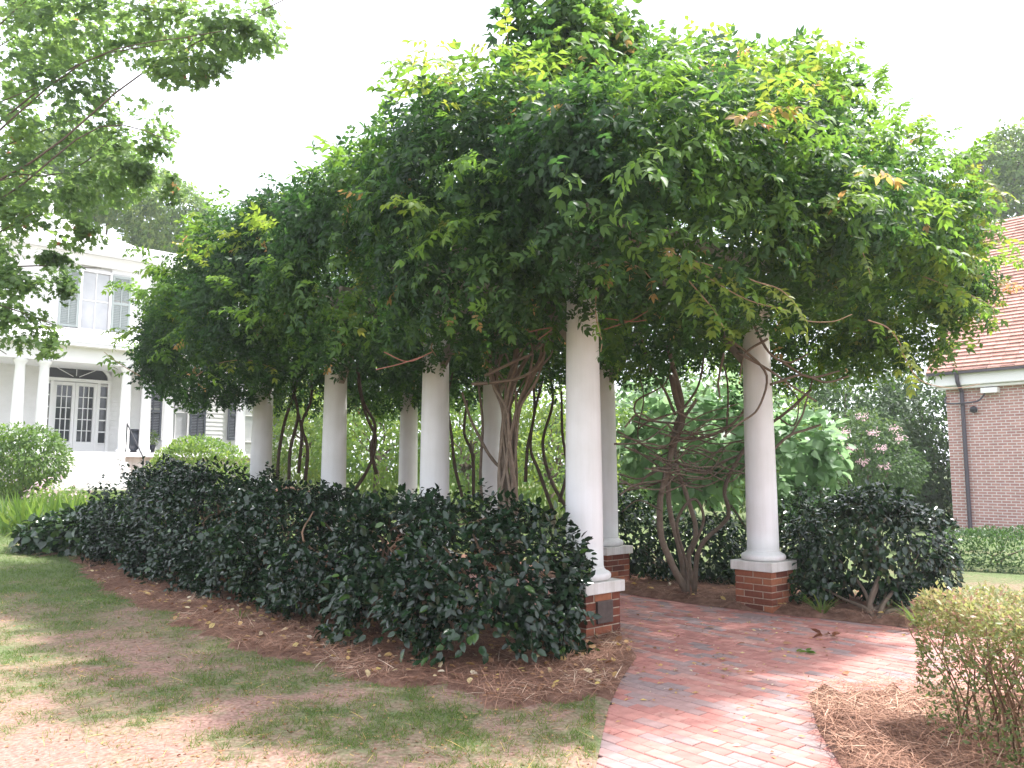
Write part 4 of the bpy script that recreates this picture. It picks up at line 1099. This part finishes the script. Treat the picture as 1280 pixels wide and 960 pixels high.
o = shrub('crape_myrtle', 'crape myrtle with pink flower clusters near the brick building', 'tree',
      [pxblob(1080, 560, 15.5, .8, .7, .8), pxblob(1110, 590, 15.4, .7, .7, .7), pxblob(1060, 600, 15.6, .6, .6, .6)], LEAF_SIMPLE, 420, .09, 'tree', bs, nst=5, r=.04, base=.4)
B = rel([pxblob(a, b_, 14.75, .13, .12, .09) for a, b_ in ((1078, 520), (1092, 540), (1118, 535), (1062, 560), (1100, 560), (1078, 577), (1105, 582), (1035, 585), (1055, 540), (1125, 548), (1048, 572))], bs)
for bb in B: foliage('flower_cluster', LEAF_SIMPLE, [bb], 420, .04, M['petal'], o, thick=.1)
BG = [
    ('dark green leafy tree standing beside the brick building', 1160, 24, [(1150, 560, 24, 1.5, 1.2, 1.6), (1180, 610, 24, 1.3, 1.2, 1.5), (1130, 620, 23.5, 1.3, 1.2, 1.4), (1160, 500, 24.5, 1.4, 1.2, 1.4)], 'tree', .25, .11),
    ('shaded tree behind the crape myrtle', 1080, 24, [(1080, 530, 24, 1.8, 1.5, 1.7), (1120, 590, 23, 1.5, 1.2, 1.5), (1030, 590, 24, 1.6, 1.2, 1.5), (1060, 480, 25, 1.7, 1.4, 1.4)], 'tree', .35, .14),
    ('bright leafy tree behind the multi-stemmed vine trunk', 850, 23, [(830, 560, 23, 1.9, 1.5, 1.6), (900, 550, 23, 1.8, 1.5, 1.7), (780, 580, 22, 1.5, 1.2, 1.4), (960, 560, 23, 1.8, 1.4, 1.8), (880, 490, 24, 2, 1.5, 1.5)], 'bright', .4, .14),
    ('sunlit bright green shrubbery tree behind the twisted stem bundle', 690, 20, [(690, 590, 20, 1.2, 1, 1.1), (720, 560, 20.5, 1.2, 1, 1.2), (650, 570, 21, 1.1, 1, 1.2), (700, 520, 21, 1.3, 1.1, 1.1)], 'bright', .75, .12),
    ('sunlit green tree behind the middle columns', 585, 22, [(580, 580, 22, 1.4, 1.2, 1.2), (610, 540, 22, 1.3, 1.1, 1.2), (550, 540, 22.5, 1.2, 1.1, 1.3), (585, 490, 23, 1.6, 1.2, 1.3)], 'bright', .6, .12),
    ('light green tree seen between the slim vine stems', 470, 24, [(470, 570, 24, 1.6, 1.3, 1.2), (440, 535, 24, 1.4, 1.2, 1.4), (510, 540, 24.5, 1.5, 1.2, 1.4), (480, 490, 25, 1.8, 1.4, 1.3)], 'bright', .65, .13),
    ('yellow-green tree behind the far columns', 385, 27, [(380, 565, 27, 1.5, 1.2, 1.1), (400, 530, 27, 1.4, 1.2, 1.3), (365, 500, 28, 1.2, 1.1, 1.2)], 'bright', .75, .14)]
for lab, px, Y, bl, m, base, sz in BG:
    tree('leafy_tree', lab, base_at(px, Y), [pxblob(*b) for b in bl], LEAF_SIMPLE, 130, sz * 1.3, m, .1, 'trees beyond the pergola', base=base, gap=.12, thick=.5, bump=.35)
for lab, px, Y, bl, sz in (('tall hazy tree rising behind the brick building roof', 1270, 38, [(1265, 225, 38, 2.2, 2, 1.9), (1222, 205, 38, 1.1, 1, .7), (1290, 190, 38, 2, 2, 1.5), (1225, 240, 38, 1.5, 1.4, .9), (1255, 270, 38, 2.6, 2, 1.6), (1265, 175, 38, 1.2, 1.2, .9), (1230, 300, 38, 1.8, 1.5, 1.4), (1300, 300, 38, 3, 2, 2.5)], .30),
                       ('hazy tree crown rising behind the white house roof', 215, 44, [(205, 265, 44, 2.4, 2, 1.7), (235, 270, 44, 1.6, 1.6, 1.1), (170, 245, 44, 2.4, 2, 1.8), (140, 230, 44, 2.6, 2, 2.2), (210, 300, 44, 2.4, 2, 1.6), (90, 200, 44, 2.6, 2, 2.4), (60, 250, 44, 2.4, 2, 2)], .30)):
    tree('tall_tree', lab, base_at(px, Y), [pxblob(*b) for b in bl], LEAF_SIMPLE, 130, sz, 'bright', .35, 'tall trees behind the buildings', gap=.3, gapfreq=.7, thick=.9, bump=.4, base=.55, top=4)
# far belt of trees closing the view
for k, (px, Y, rx, rz) in enumerate([(330, 40, 4, 3.0), (480, 38, 4.5, 3.2), (620, 36, 4.5, 3.2), (760, 36, 4.5, 3.4), (900, 36, 4.5, 3.4), (1030, 34, 4.2, 3.4), (1150, 34, 4, 3.6)]):
    o_ = base_at(px, Y)
    tree('leafy_tree', ['broad round tree in the far belt closing the garden'][0], o_, [(o_[0], Y, 2.6, rx * .7, 2, rz * .8), (o_[0] - rx * .4, Y, 1.8, rx * .6, 2, rz * .6), (o_[0] + rx * .45, Y, 2.0, rx * .6, 2, rz * .65)], LEAF_SIMPLE, 34, .34, 'tree', .2, 'trees in the far belt', thick=.6, bump=.3, base=.55, nbr=3, top=1.2)

# overhanging maple at the left
mb_ = np.array([-11.5, 10.5, 0])
MBL = [pxblob(30, 40, 10, 1.1, .9, .75), pxblob(120, 30, 9.6, 1.0, .8, .55), pxblob(210, 35, 9.4, .9, .7, .42), pxblob(285, 40, 9.2, .7, .55, .36), pxblob(235, 85, 9.3, .55, .45, .24), pxblob(335, 25, 9.1, .28, .25, .13), pxblob(70, 120, 10, .8, .8, .55),
       pxblob(20, 150, 10, .8, .8, .7), pxblob(110, 165, 10.5, .8, .7, .4), pxblob(150, 215, 10.8, .75, .6, .35), pxblob(80, 230, 10.5, .9, .7, .5), pxblob(20, 260, 10, .7, .7, .6), pxblob(190, 150, 10.5, .5, .4, .18), pxblob(60, 320, 10, .5, .55, .4),
       pxblob(20, 350, 9.8, .55, .6, .5), pxblob(85, 360, 10, .28, .3, .22), pxblob(30, 410, 9.8, .4, .4, .25), pxblob(60, 425, 9.9, .2, .2, .2), pxblob(-80, 150, 10.5, 1.3, 1.2, 1.4), pxblob(-90, 320, 10, 1.1, 1.1, 1.2), pxblob(-60, 20, 10.5, 1.4, 1.2, 1.0), pxblob(45, 285, 10, .6, .6, .4), pxblob(100, 285, 10.3, .4, .4, .3), pxblob(15, 200, 10, .8, .7, .6), pxblob(5, 90, 10, .9, .8, .6), pxblob(165, 180, 10.6, .6, .5, .3), pxblob(215, 235, 11, .4, .35, .2), pxblob(15, 390, 9.8, .5, .5, .4)]
mt = tree('maple_tree', 'green maple overhanging the lawn at the left', mb_, MBL, LEAF_MAPLE, 440, .09, 'maple', .26, None, 3.6, 20, .10, .1, cut=lambda P: ((P[:, 0] + mb_[0]) / (P[:, 1] + mb_[1]) > -.67) | (rng.random(len(P)) < .35), thick=.45, bump=.45, gap=.40, gapfreq=2.6, out=.5, down=.35, jit=.6, up=.8, base=.42, freq=2.2)
MAPL = [leaf_me(LEAF_MAPLE, t, 'leaf', 'maple') for t in (.3, .5, .7)]
for k in range(60):
    q = random.Random(k + 40); bb = random.Random(k).choice(rel(MBL[:18], mb_)); d = np.array([q.uniform(-1, 1), q.uniform(-1, .2), q.uniform(-1, .6)]); d /= np.linalg.norm(d)
    put_leaf(mt, q.choice(MAPL), np.array(bb[:3]) + d * np.array(bb[3:]) * 1.02, d + np.array([0, 0, -.3]), (q.uniform(-.4, .4), q.uniform(-.6, .2), 1), q.uniform(.11, .16))

# ------------------------------------------------------------------ white house
HO = np.array([-13.64, 25.0])
house = empty('white_house', (HO[0], HO[1], 0), ANG, 'white clapboard house with columned front porch and arched doorway', 'house')
GZ = 0.9; FL = 2.1
def hb(name, c, d, m='clap', parent=house, bev=0.0):
    b = MB(); b.box(c, d); o = b.build(name, M[m], parent)
    if bev: bevel(o, bev)
    return o
def clapboards(x0, x1, y, z0, z1, holes=()):
    """lapped boards, one strip per course, left open at the windows and doors"""
    wall = MB(); wall.box(((x0 + x1) / 2, y + .17, (z0 + z1) / 2), (x1 - x0, .16, z1 - z0)); w = wall.build('wall', M['clap'], house)
    b = MB(); z = z0
    while z < z1 - .01:
        z2 = min(z + .15, z1); segs = [(x0, x1)]
        for (hx0, hx1, hz0, hz1) in holes:
            if z2 > hz0 and z < hz1:
                ns = []
                for a, c in segs:
                    if hx0 > a: ns.append((a, min(c, hx0)))
                    if hx1 < c: ns.append((max(a, hx1), c))
                segs = [s for s in ns if s[1] - s[0] > .02]
        for a, c in segs:
            b.add([(a, y + .02, z), (c, y + .02, z), (c, y + .035, z2), (a, y + .035, z2), (a, y + .04, z), (c, y + .04, z)], [(0, 1, 2, 3), (4, 5, 1, 0)])
        z = z2
    s = b.build('clapboard', M['clap'], w); s['kind'] = 'stuff'
def window(x, z0, z1, w, y, cols=2, rows=2, shutters=None, sname='shutter'):
    gl = 'paleglass'
    f = MB(); t = .07
    f.box((x - w / 2 - t / 2, y, (z0 + z1) / 2), (t, .08, z1 - z0 + 2 * t)); f.box((x + w / 2 + t / 2, y, (z0 + z1) / 2), (t, .08, z1 - z0 + 2 * t))
    f.box((x, y, z1 + t / 2), (w, .08, t)); f.box((x, y - .02, z0 - t / 2), (w, .12, t))
    for i in range(1, cols): f.box((x - w / 2 + w * i / cols, y + .012, (z0 + z1) / 2), (.025, .03, z1 - z0))
    for i in range(1, rows):
        for c in range(cols): f.box((x - w / 2 + w * (c + .5) / cols, y + .012, z0 + (z1 - z0) * i / rows), (w / cols - .026, .028, .035))
    win = f.build('window', M['trim'], house)
    pw, ph = w / cols - .03, (z1 - z0) / rows - .04
    for i in range(cols):
        for j in range(rows):
            p = MB(); p.box((x - w / 2 + w * (i + .5) / cols, y + .03, z0 + (z1 - z0) * (j + .5) / rows), (pw, .008, ph)); p.build('pane', M[gl], win)
    if shutters:
        for sx in shutters:
            s = MB(); sw = .56; xx = x + sx * (w / 2 + t + sw / 2 + .01); hh = z1 - z0
            for e in (-1, 1): s.box((xx + e * (sw / 2 - .03), y - .03, (z0 + z1) / 2), (.06, .05, hh))
            for e in (z0 + .04, (z0 + z1) / 2, z1 - .04): s.box((xx, y - .03, e), (sw - .124, .05, .08))
            s.box((xx, y - .03, (z0 + z1) / 2), (.03, .046, hh - .2))
            sh = s.build('shutter', M[sname], win); lv = MB(); zz = z0 + .1
            while zz < z1 - .1:
                if abs(zz - (z0 + z1) / 2) > .06: lv.add([(xx - sw / 2 + .062, y - .045, zz), (xx + sw / 2 - .062, y - .045, zz), (xx + sw / 2 - .062, y - .015, zz + .05), (xx - sw / 2 + .062, y - .015, zz + .05)], [(0, 1, 2, 3)])
                zz += .055
            l_ = lv.build('louvre', M[sname], sh); l_['kind'] = 'stuff'
DX = -.12
clapboards(-8, 1.95, 0, GZ - .3, 8.3, [(DX - 1.02, DX + 1.02, FL - .1, 4.95), (-.15, .75, 5.95, 8.0), (-4.4, -3.4, 2.7, 4.6), (-4.4, -3.4, 5.95, 8.0)])
clapboards(1.952, 8.2, .75, GZ - .3, 8.3, [(2.7, 3.75, 2.55, 4.6), (5.6, 6.6, 2.55, 4.6)])
hb('side_wall', (1.9, .5, 4.45), (.11, .78, 7.7)); hb('corner_board', (1.9, -.005, 4.45), (.14, .05, 7.66), 'trim')
hb('side_wall', (8.1, 4.9, 4.4), (.14, 8.2, 7.7))
# doorway
def doorway():
    y = .02; x = DX
    fr = MB()
    for e in (-.97, -.66, .66, .97): fr.box((x + e, y, FL + 1.12), (.09, .12, 2.2))
    fr.box((x, y - .01, FL + 2.27), (2.06, .14, .10)); fr.box((x, y - .02, FL + .03), (2.1, .2, .05))
    d = fr.build('doorway', M['trim'], house)
    for sg in (-1, 1):
        cx = x + sg * .31; lf = MB()
        for e in (-.26, .26): lf.box((cx + e, y + .01, FL + 1.13), (.09, .05, 2.14))
        for z, h in ((FL + .2, .28), (FL + 2.15, .10)): lf.box((cx, y + .01, z), (.43, .05, h))
        for i in (1, 2): lf.box((cx - .215 + .43 * i / 3, y + .012, FL + 1.22), (.022, .04, 1.76))
        for j in range(1, 5):
            for i in range(3): lf.box((cx - .215 + .43 * (i + .5) / 3, y + .012, FL + .34 + 1.76 * j / 5), (.12, .038, .022))
        leaf = lf.build('door', M['trim'], d)
        for i in range(3):
            for j in range(5):
                p = MB(); p.box((cx - .215 + .43 * (i + .5) / 3, y + .03, FL + .34 + 1.76 * (j + .5) / 5), (.118, .006, .328)); p.build('pane', M['glass'], leaf)
        sl_ = MB(); cx = x + sg * .815
        for j in range(6): sl_.box((cx, y + .012, FL + .3 + 1.85 * j / 5), (.22, .05, .04))
        sl_.box((cx, y + .012, FL + .16), (.22, .05, .22))
        s = sl_.build('sidelight', M['trim'], d)
        for j in range(5):
            p = MB(); p.box((cx, y + .03, FL + .3 + 1.85 * (j + .5) / 5), (.2, .006, .32)); p.build('pane', M['glass'], s)
    # fanlight
    n = 20; rx, rz = .92, .50; z0 = FL + 2.33; v = [(x, y + .03, z0)] + [(x + rx * math.cos(math.pi * i / n), y + .03, z0 + rz * math.sin(math.pi * i / n)) for i in range(n + 1)]
    g = MB(); g.add(v, [(0, i + 1, i + 2) for i in range(n)]); g.build('fanlight', M['glass'], d)
    ar = MB()
    for i in range(n):
        a0, a1 = math.pi * i / n, math.pi * (i + 1) / n
        q = [(x + (rx + e) * math.cos(a), yy, z0 + (rz + e) * math.sin(a)) for a in (a0, a1) for e in (0, .1) for yy in (y - .05, y + .05)]
        ar.add(q, [(0, 2, 6, 4), (1, 5, 7, 3), (2, 3, 7, 6), (0, 4, 5, 1)])
    for k in range(1, 4):
        a = math.pi * k / 4; ar.bar((x + .12 * math.cos(a), y + .0, z0 + .08 * math.sin(a)), (x + rx * math.cos(a), y + .0, z0 + rz * math.sin(a)), .02, .02)
    ar.build('arch', M['trim'], d)
doorway()
window(.3, 6.05, 7.9, .8, .015, 2, 2, (1, -1)); window(-3.9, 6.05, 7.9, .8, .015, 2, 2, (1, -1)); window(-3.9, 2.75, 4.5, .8, .015, 2, 2, (1, -1), 'darkshutter')
window(3.22, 2.65, 4.5, .8, .765, 2, 2, (1, -1), 'darkshutter'); window(6.1, 2.65, 4.5, .8, .765, 2, 2, (1, -1), 'darkshutter')
# porch
hb('porch_floor', (.4, -1.12, FL - .08), (12, 2.2, .14), 'trim'); hb('porch_base', (.4, -1.05, (FL + GZ) / 2 - .2), (11.7, 1.9, FL - GZ + .1), 'stone')
for k in range(6):
    hb('step', (-.3, -2.38 - .3 * k, FL - .2 - .17 * k - .5), (2.1, .30, 1.1), 'stone', bev=.008)
PY = -2.0
pc = MB(); pc.lathe([(.19, 0), (.2, .05), (.16, .1)] + [(.155 - .03 * t * t, .1 + 2.3 * t) for t in [i / 6 for i in range(7)]] + [(.16, 2.46), (.19, 2.52), (.2, 2.56)], n=24); MEP = pc.mesh('porch_column', M['trim'], True)
for x in (-5.0, -4.4, -2.0, -1.4, .81, 1.4, 2.08, 4.4, 5.0): link('porch_column', MEP, house, (x, PY, FL))
hb('entablature', (.4, PY, FL + 2.56 + .24), (12, .34, .46), 'trim'); hb('cornice', (.4, PY - .12, FL + 3.08), (12.4, .7, .11), 'trim', bev=.01)
hb('porch_ceiling', (.4, -.85, FL + 2.66), (11.9, 1.9, .06), 'trim')
b = MB(); zr = FL + 3.137
b.add([(-5.8, -2.48, zr), (6.6, -2.48, zr), (6.6, -.0, zr + .8), (-5.8, -.0, zr + .8)], [(0, 1, 2, 3)]); b.add([(-5.8, -2.48, zr - .02), (6.6, -2.48, zr - .02), (6.6, .0, zr + .7), (-5.8, .0, zr + .7)], [(3, 2, 1, 0)])
b.build('porch_roof', M['roofgrey'], house)
# upper cornice and hipped roof
hb('frieze', (-3.0, -.04, 8.28), (9.96, .14, .34), 'trim'); hb('eave', (-3.0, -.12, 8.52), (10.6, .95, .12), 'trim', bev=.015)
hb('frieze', (5.1, .72, 8.28), (6.2, .14, .34), 'trim'); hb('eave', (5.3, .62, 8.517), (6.4, .95, .115), 'trim', bev=.015)
b = MB(); b.add([(-8.3, -.58, 8.585), (2.3, -.58, 8.585), (2.3, 9.4, 8.585), (-8.3, 9.4, 8.585), (-4, 4.2, 11.2), (-2, 4.2, 11.2)], [(0, 1, 5, 4), (1, 2, 5), (2, 3, 4, 5), (3, 0, 4), (3, 2, 1, 0)]); b.build('roof', M['roofgrey'], house)
b = MB(); b.add([(2.0, .16, 8.58), (8.5, .16, 8.58), (8.5, 9.2, 8.58), (2.0, 9.2, 8.58), (1.0, 4.5, 10.2), (5.0, 4.5, 10.2)], [(0, 1, 5, 4), (1, 2, 5), (2, 3, 4, 5), (3, 2, 1, 0)]); b.build('roof', M['roofgrey'], house)
ch = MB(); ch.box((-.9, 3.0, 10.6), (.7, .6, 2.2)); chm = ch.build('chimney', M['clap'], house)
# iron handrails on the steps
for x in (.78,):
    b = MB(); b.tube([(x, -2.4, FL), (x, -2.4, FL + .85)], .02, 8); b.tube([(x, -2.4, FL + .83), (x, -4.1, FL - .2)], .02, 8); b.tube([(x, -4.1, FL - 1.1), (x, -4.1, FL - .19)], .02, 8)
    b.build('handrail', M['black'], house)
def house_w(x, y, z):
    p = HO + x * AV + y * AU; return (p[0], p[1], z)
o = MB(); o.lathe([(.12, 0), (.2, .06), (.26, .3), (.25, .5), (.19, .62), (.24, .68), (.22, .7)], n=24)
u = o.build('urn', M['terra'], None, house_w(1.12, -1.75, FL + .002), True); tag(u, 'tall dark glazed urn on the white porch', 'urn')
pt = plant('potted_plant', house_w(1.72, -1.6, FL), 'green potted plant standing on the white porch', 'plant')
o = MB(); o.lathe([(.1, .0), (.15, .22), (.17, .24), (.15, .25)], n=20); o.build('pot', M['terra'], pt, smooth=True)
foliage('foliage', LEAF_SIMPLE, [(0, 0, .45, .22, .22, .24)], 500, .08, M['bright'], pt, thick=.1)

# ------------------------------------------------------------------ brick building
BO = np.array([11.5, 21.0])
bld = empty('brick_building', (BO[0], BO[1], 0), ANG, 'red brick building with white cornice and steep red shingled roof', 'building')
def bb_(name, c, d, m, bev=0, parent=bld):
    b = MB(); b.box(c, d); o = b.build(name, M[m], parent)
    if bev: bevel(o, bev)
    return o
EH = 3.72
bb_('wall', (4.0, -7, EH / 2 - .2), (8.0, 14, EH + .4), 'brickwall')
bb_('cornice', (-.13, -7, EH + .17), (.30, 14.5, .32), 'trim', .02)
bb_('soffit_moulding', (-.09, -7, EH - .03), (.2, 14.3, .07), 'trim', .01)
gb = MB(); gb.bar((-.36, .3, EH + .36), (-.36, -14.3, EH + .36), .13, .11); gb.build('gutter', M['bluepipe'], bld)
# roof in overlapping courses
def roof():
    b = MB(); x0, z0 = -.42, EH + .36; x1, z1 = 4.0, 9.05; n = 46; q = random.Random(1)
    ln = math.hypot(x1 - x0, z1 - z0); nx, nz = -(z1 - z0) / ln, (x1 - x0) / ln
    for k in range(n):
        a, c = k / n, (k + 1) / n; y = .32; i = 0
        while y > -14.4:
            wdt = .3 + q.uniform(-.02, .02); y2 = y - wdt + .008
            p = lambda t, off: (x0 + (x1 - x0) * t + nx * off, z0 + (z1 - z0) * t + nz * off)
            (ax, az), (cx, cz) = p(a, .035 + q.uniform(0, .008)), p(c, .006); bx, bz = p(a, 0)
            b.add([(ax, y, az), (ax, y2, az), (cx, y2, cz), (cx, y, cz), (bx, y, bz), (bx, y2, bz)], [(0, 3, 2, 1), (4, 0, 1, 5)], q.random()); y -= wdt
    r = b.build('roof', M['shingle'], bld)
    s = MB(); s.add([(x0, .3, z0 - .02), (x0, -14.3, z0 - .02), (x1, -14.3, z1 - .02), (x1, .3, z1 - .02), (8.4, .3, z0 - .02), (8.4, -14.3, z0 - .02)], [(0, 1, 2, 3), (3, 2, 5, 4), (0, 3, 4), (1, 5, 2), (0, 4, 5, 1)])
    s.build('roof_deck', M['trim'], r)
    rk = MB(); rk.bar((x0, .33, z0 - .08), (x1, .33, z1 - .06), .05, .2); rk.build('rake_board', M['trim'], r)
roof()
b = MB(); b.tube([(-.38, -.42, EH + .3), (-.34, -.42, EH + .1), (-.09, -.42, EH - .15), (-.08, -.42, EH - .4), (-.08, -.42, -.1)], .05, 10); b.build('downpipe', M['bluepipe'], bld)
b = MB(); b.tube(crom([(-.05, -.02, EH - .25), (-.16, -.05, EH - .42), (-.18, -.4, EH - .45), (-.18, -.8, EH - .42), (-.12, -.92, EH - .3), (-.05, -.95, EH - .22)], 5), .022, 8); b.build('conduit', M['bluepipe'], bld)
b = MB(); b.box((-.12, -1.1, EH - .16), (.22, .38, .13)); b.build('floodlight', M['trim'], bld)
b = MB(); b.lathe([(.02, -.09), (.08, -.06), (.09, 0), (.07, .06), (.02, .09)], (-.1, -.68, EH - .62), 16); b.build('camera_dome', M['black'], bld)

# ------------------------------------------------------------------ fallen leaves
def litter():
    n = 1500
    q = scatter_poly(PATH, n, 11); w = np.array([w2loc(a, b) for a, b in q]); keep = rng.random(n) < np.where((w[:, 1] > -1.8), .9, .18)
    q = q[keep]; n = len(q); a = rng.random(n) * 6.28
    D = np.column_stack([np.cos(a), np.sin(a), rng.normal(size=n) * .2]); U = np.column_stack([rng.normal(size=n) * .4, rng.normal(size=n) * .4, np.ones(n)])
    m = leaves_mesh('leaf_litter', [leaf_arrays(LEAF_SIMPLE, np.column_stack([q, np.full(n, .008)]), frames(D, U), rng.uniform(.012, .05, n), rng.random(n))], M['litter'])
    tag(link('leaf_litter', m), 'tiny dry leaf bits strewn over the shaded brick path', 'leaf litter', kind='stuff')
    n = 1700; q = np.concatenate([scatter_poly(MULCH_L, 1400), scatter_poly(MULCH_B, 300)]); a = rng.random(n) * 6.28
    D = np.column_stack([np.cos(a), np.sin(a), rng.normal(size=n) * .3]); U = np.column_stack([rng.normal(size=n) * .5, rng.normal(size=n) * .5, np.ones(n)])
    p3 = np.column_stack([q, np.zeros(n)]); z = gz(q) + .045 + .045 * fbm(p3 * 3, 6)
    m = leaves_mesh('leaf_litter', [leaf_arrays(LEAF_OVAL, np.column_stack([q, z]), frames(D, U), rng.uniform(.03, .075, n), rng.random(n))], M['litter'])
    tag(link('leaf_litter', m), 'dry fallen leaves lying on the mulch under the hedge', 'leaf litter', kind='stuff')
litter()
def lawn_bits():
    n = 9000
    d = 2.6 + 9 * rng.random(n) ** 1.5; a = math.pi / 2 + rng.uniform(-.10, .72, n); q = np.column_stack([d * np.cos(a), d * np.sin(a)])
    k = np.ones(n, bool)
    for p in (PATH, MULCH_L, MULCH_R, MULCH_B, MULCH_H): k &= ~inpoly(p, q[:, 0], q[:, 1])
    q = q[k]; n = len(q); a = rng.random(n) * 6.28; z = gz(q) + .004
    D = np.column_stack([np.cos(a), np.sin(a), rng.normal(size=n) * .25]); U = np.column_stack([rng.normal(size=n) * .5, rng.normal(size=n) * .5, np.ones(n)])
    h_ = n // 2; Fr = frames(D, U); P = np.column_stack([q, z])
    m = leaves_mesh('lawn_litter', [leaf_arrays(NEEDLE, P[:h_], Fr[:h_], rng.uniform(.04, .14, h_), rng.random(h_) * .8), leaf_arrays(LEAF_OVAL, P[h_:], Fr[h_:], rng.uniform(.008, .03, n - h_), rng.random(n - h_) * .7)], M['litter'])
    tag(link('lawn_litter', m), 'dry leaf bits and pine needles scattered on the thin lawn', 'leaf litter', kind='stuff')
lawn_bits()
LIT = [leaf_me(LEAF_OVAL, t, 'fallen_leaf', 'litter') for t in (.1, .35, .6, .85)]
def fallen(px, py, label, mi, s, z=.012, grp=None):
    g = G(px, py); q = random.Random(px); a = q.uniform(0, 6.28)
    o = put_leaf(None, LIT[mi], (g[0], g[1], z), (math.cos(a), math.sin(a), .1), (q.uniform(-.3, .3), q.uniform(-.3, .3), 1), s); o.name = 'fallen_leaf'
    tag(o, label, 'leaf', grp)
for px, py in ((978, 806), (907, 837), (894, 786), (932, 806), (945, 843), (905, 824), (860, 771), (1060, 845)):
    fallen(px, py, 'single dry yellowish leaf lying on the brick path', 2 if px % 2 else 1, .085, grp='dry leaves on the path')
cl = plant('dead_leaf_cluster', (*G(1034, 797)[:2], .0), 'curled brown dead leaf cluster on the bricks near the pedestal', 'leaf')
n = 9; a = rng.random(n) * 6.28
link('leaves', leaves_mesh('leaves', [leaf_arrays(LEAF_OVAL, np.column_stack([np.cos(a) * .05, np.sin(a) * .04, rng.uniform(.015, .05, n)]), frames(np.column_stack([np.cos(a), np.sin(a), rng.uniform(-.2, .6, n)]), rdir(n) + np.array([0, 0, 1])), rng.uniform(.06, .11, n), rng.uniform(0, .3, n))], M['litter']), cl)
sp = plant('leaf_sprig', (*G(1003, 817)[:2], .0), 'small green leaf sprig fallen on the brick path', 'leaf')
n = 5; a = rng.uniform(-1, 1, n)
link('leaves', leaves_mesh('leaves', [leaf_arrays(LEAF_OVAL, np.column_stack([rng.uniform(-.05, .05, n), rng.uniform(-.02, .02, n), np.full(n, .014)]), frames(np.column_stack([np.cos(a), np.sin(a), rng.uniform(0, .4, n)]), rdir(n) * .4 + np.array([0, 0, 1])), rng.uniform(.06, .09, n), rng.uniform(.6, .9, n))], M['wisteria']), sp)

# ------------------------------------------------------------------ hazy summer air
hz = MB(); hz.box((0, 20, 8.4), (130, 110, 19.0))
hm = bpy.data.materials.new('haze'); hm.use_nodes = True; hn = hm.node_tree.nodes; hn.clear()
ho = hn.new('ShaderNodeOutputMaterial'); pv = hn.new('ShaderNodeVolumePrincipled')
pv.inputs['Color'].default_value = (0.95, 0.96, 1.0, 1); pv.inputs['Density'].default_value = 0.0012; pv.inputs['Anisotropy'].default_value = 0.3
hm.node_tree.links.new(pv.outputs[0], ho.inputs['Volume'])
haze = hz.build('haze', hm); tag(haze, 'thin pale summer haze filling the garden air', 'haze', kind='stuff')
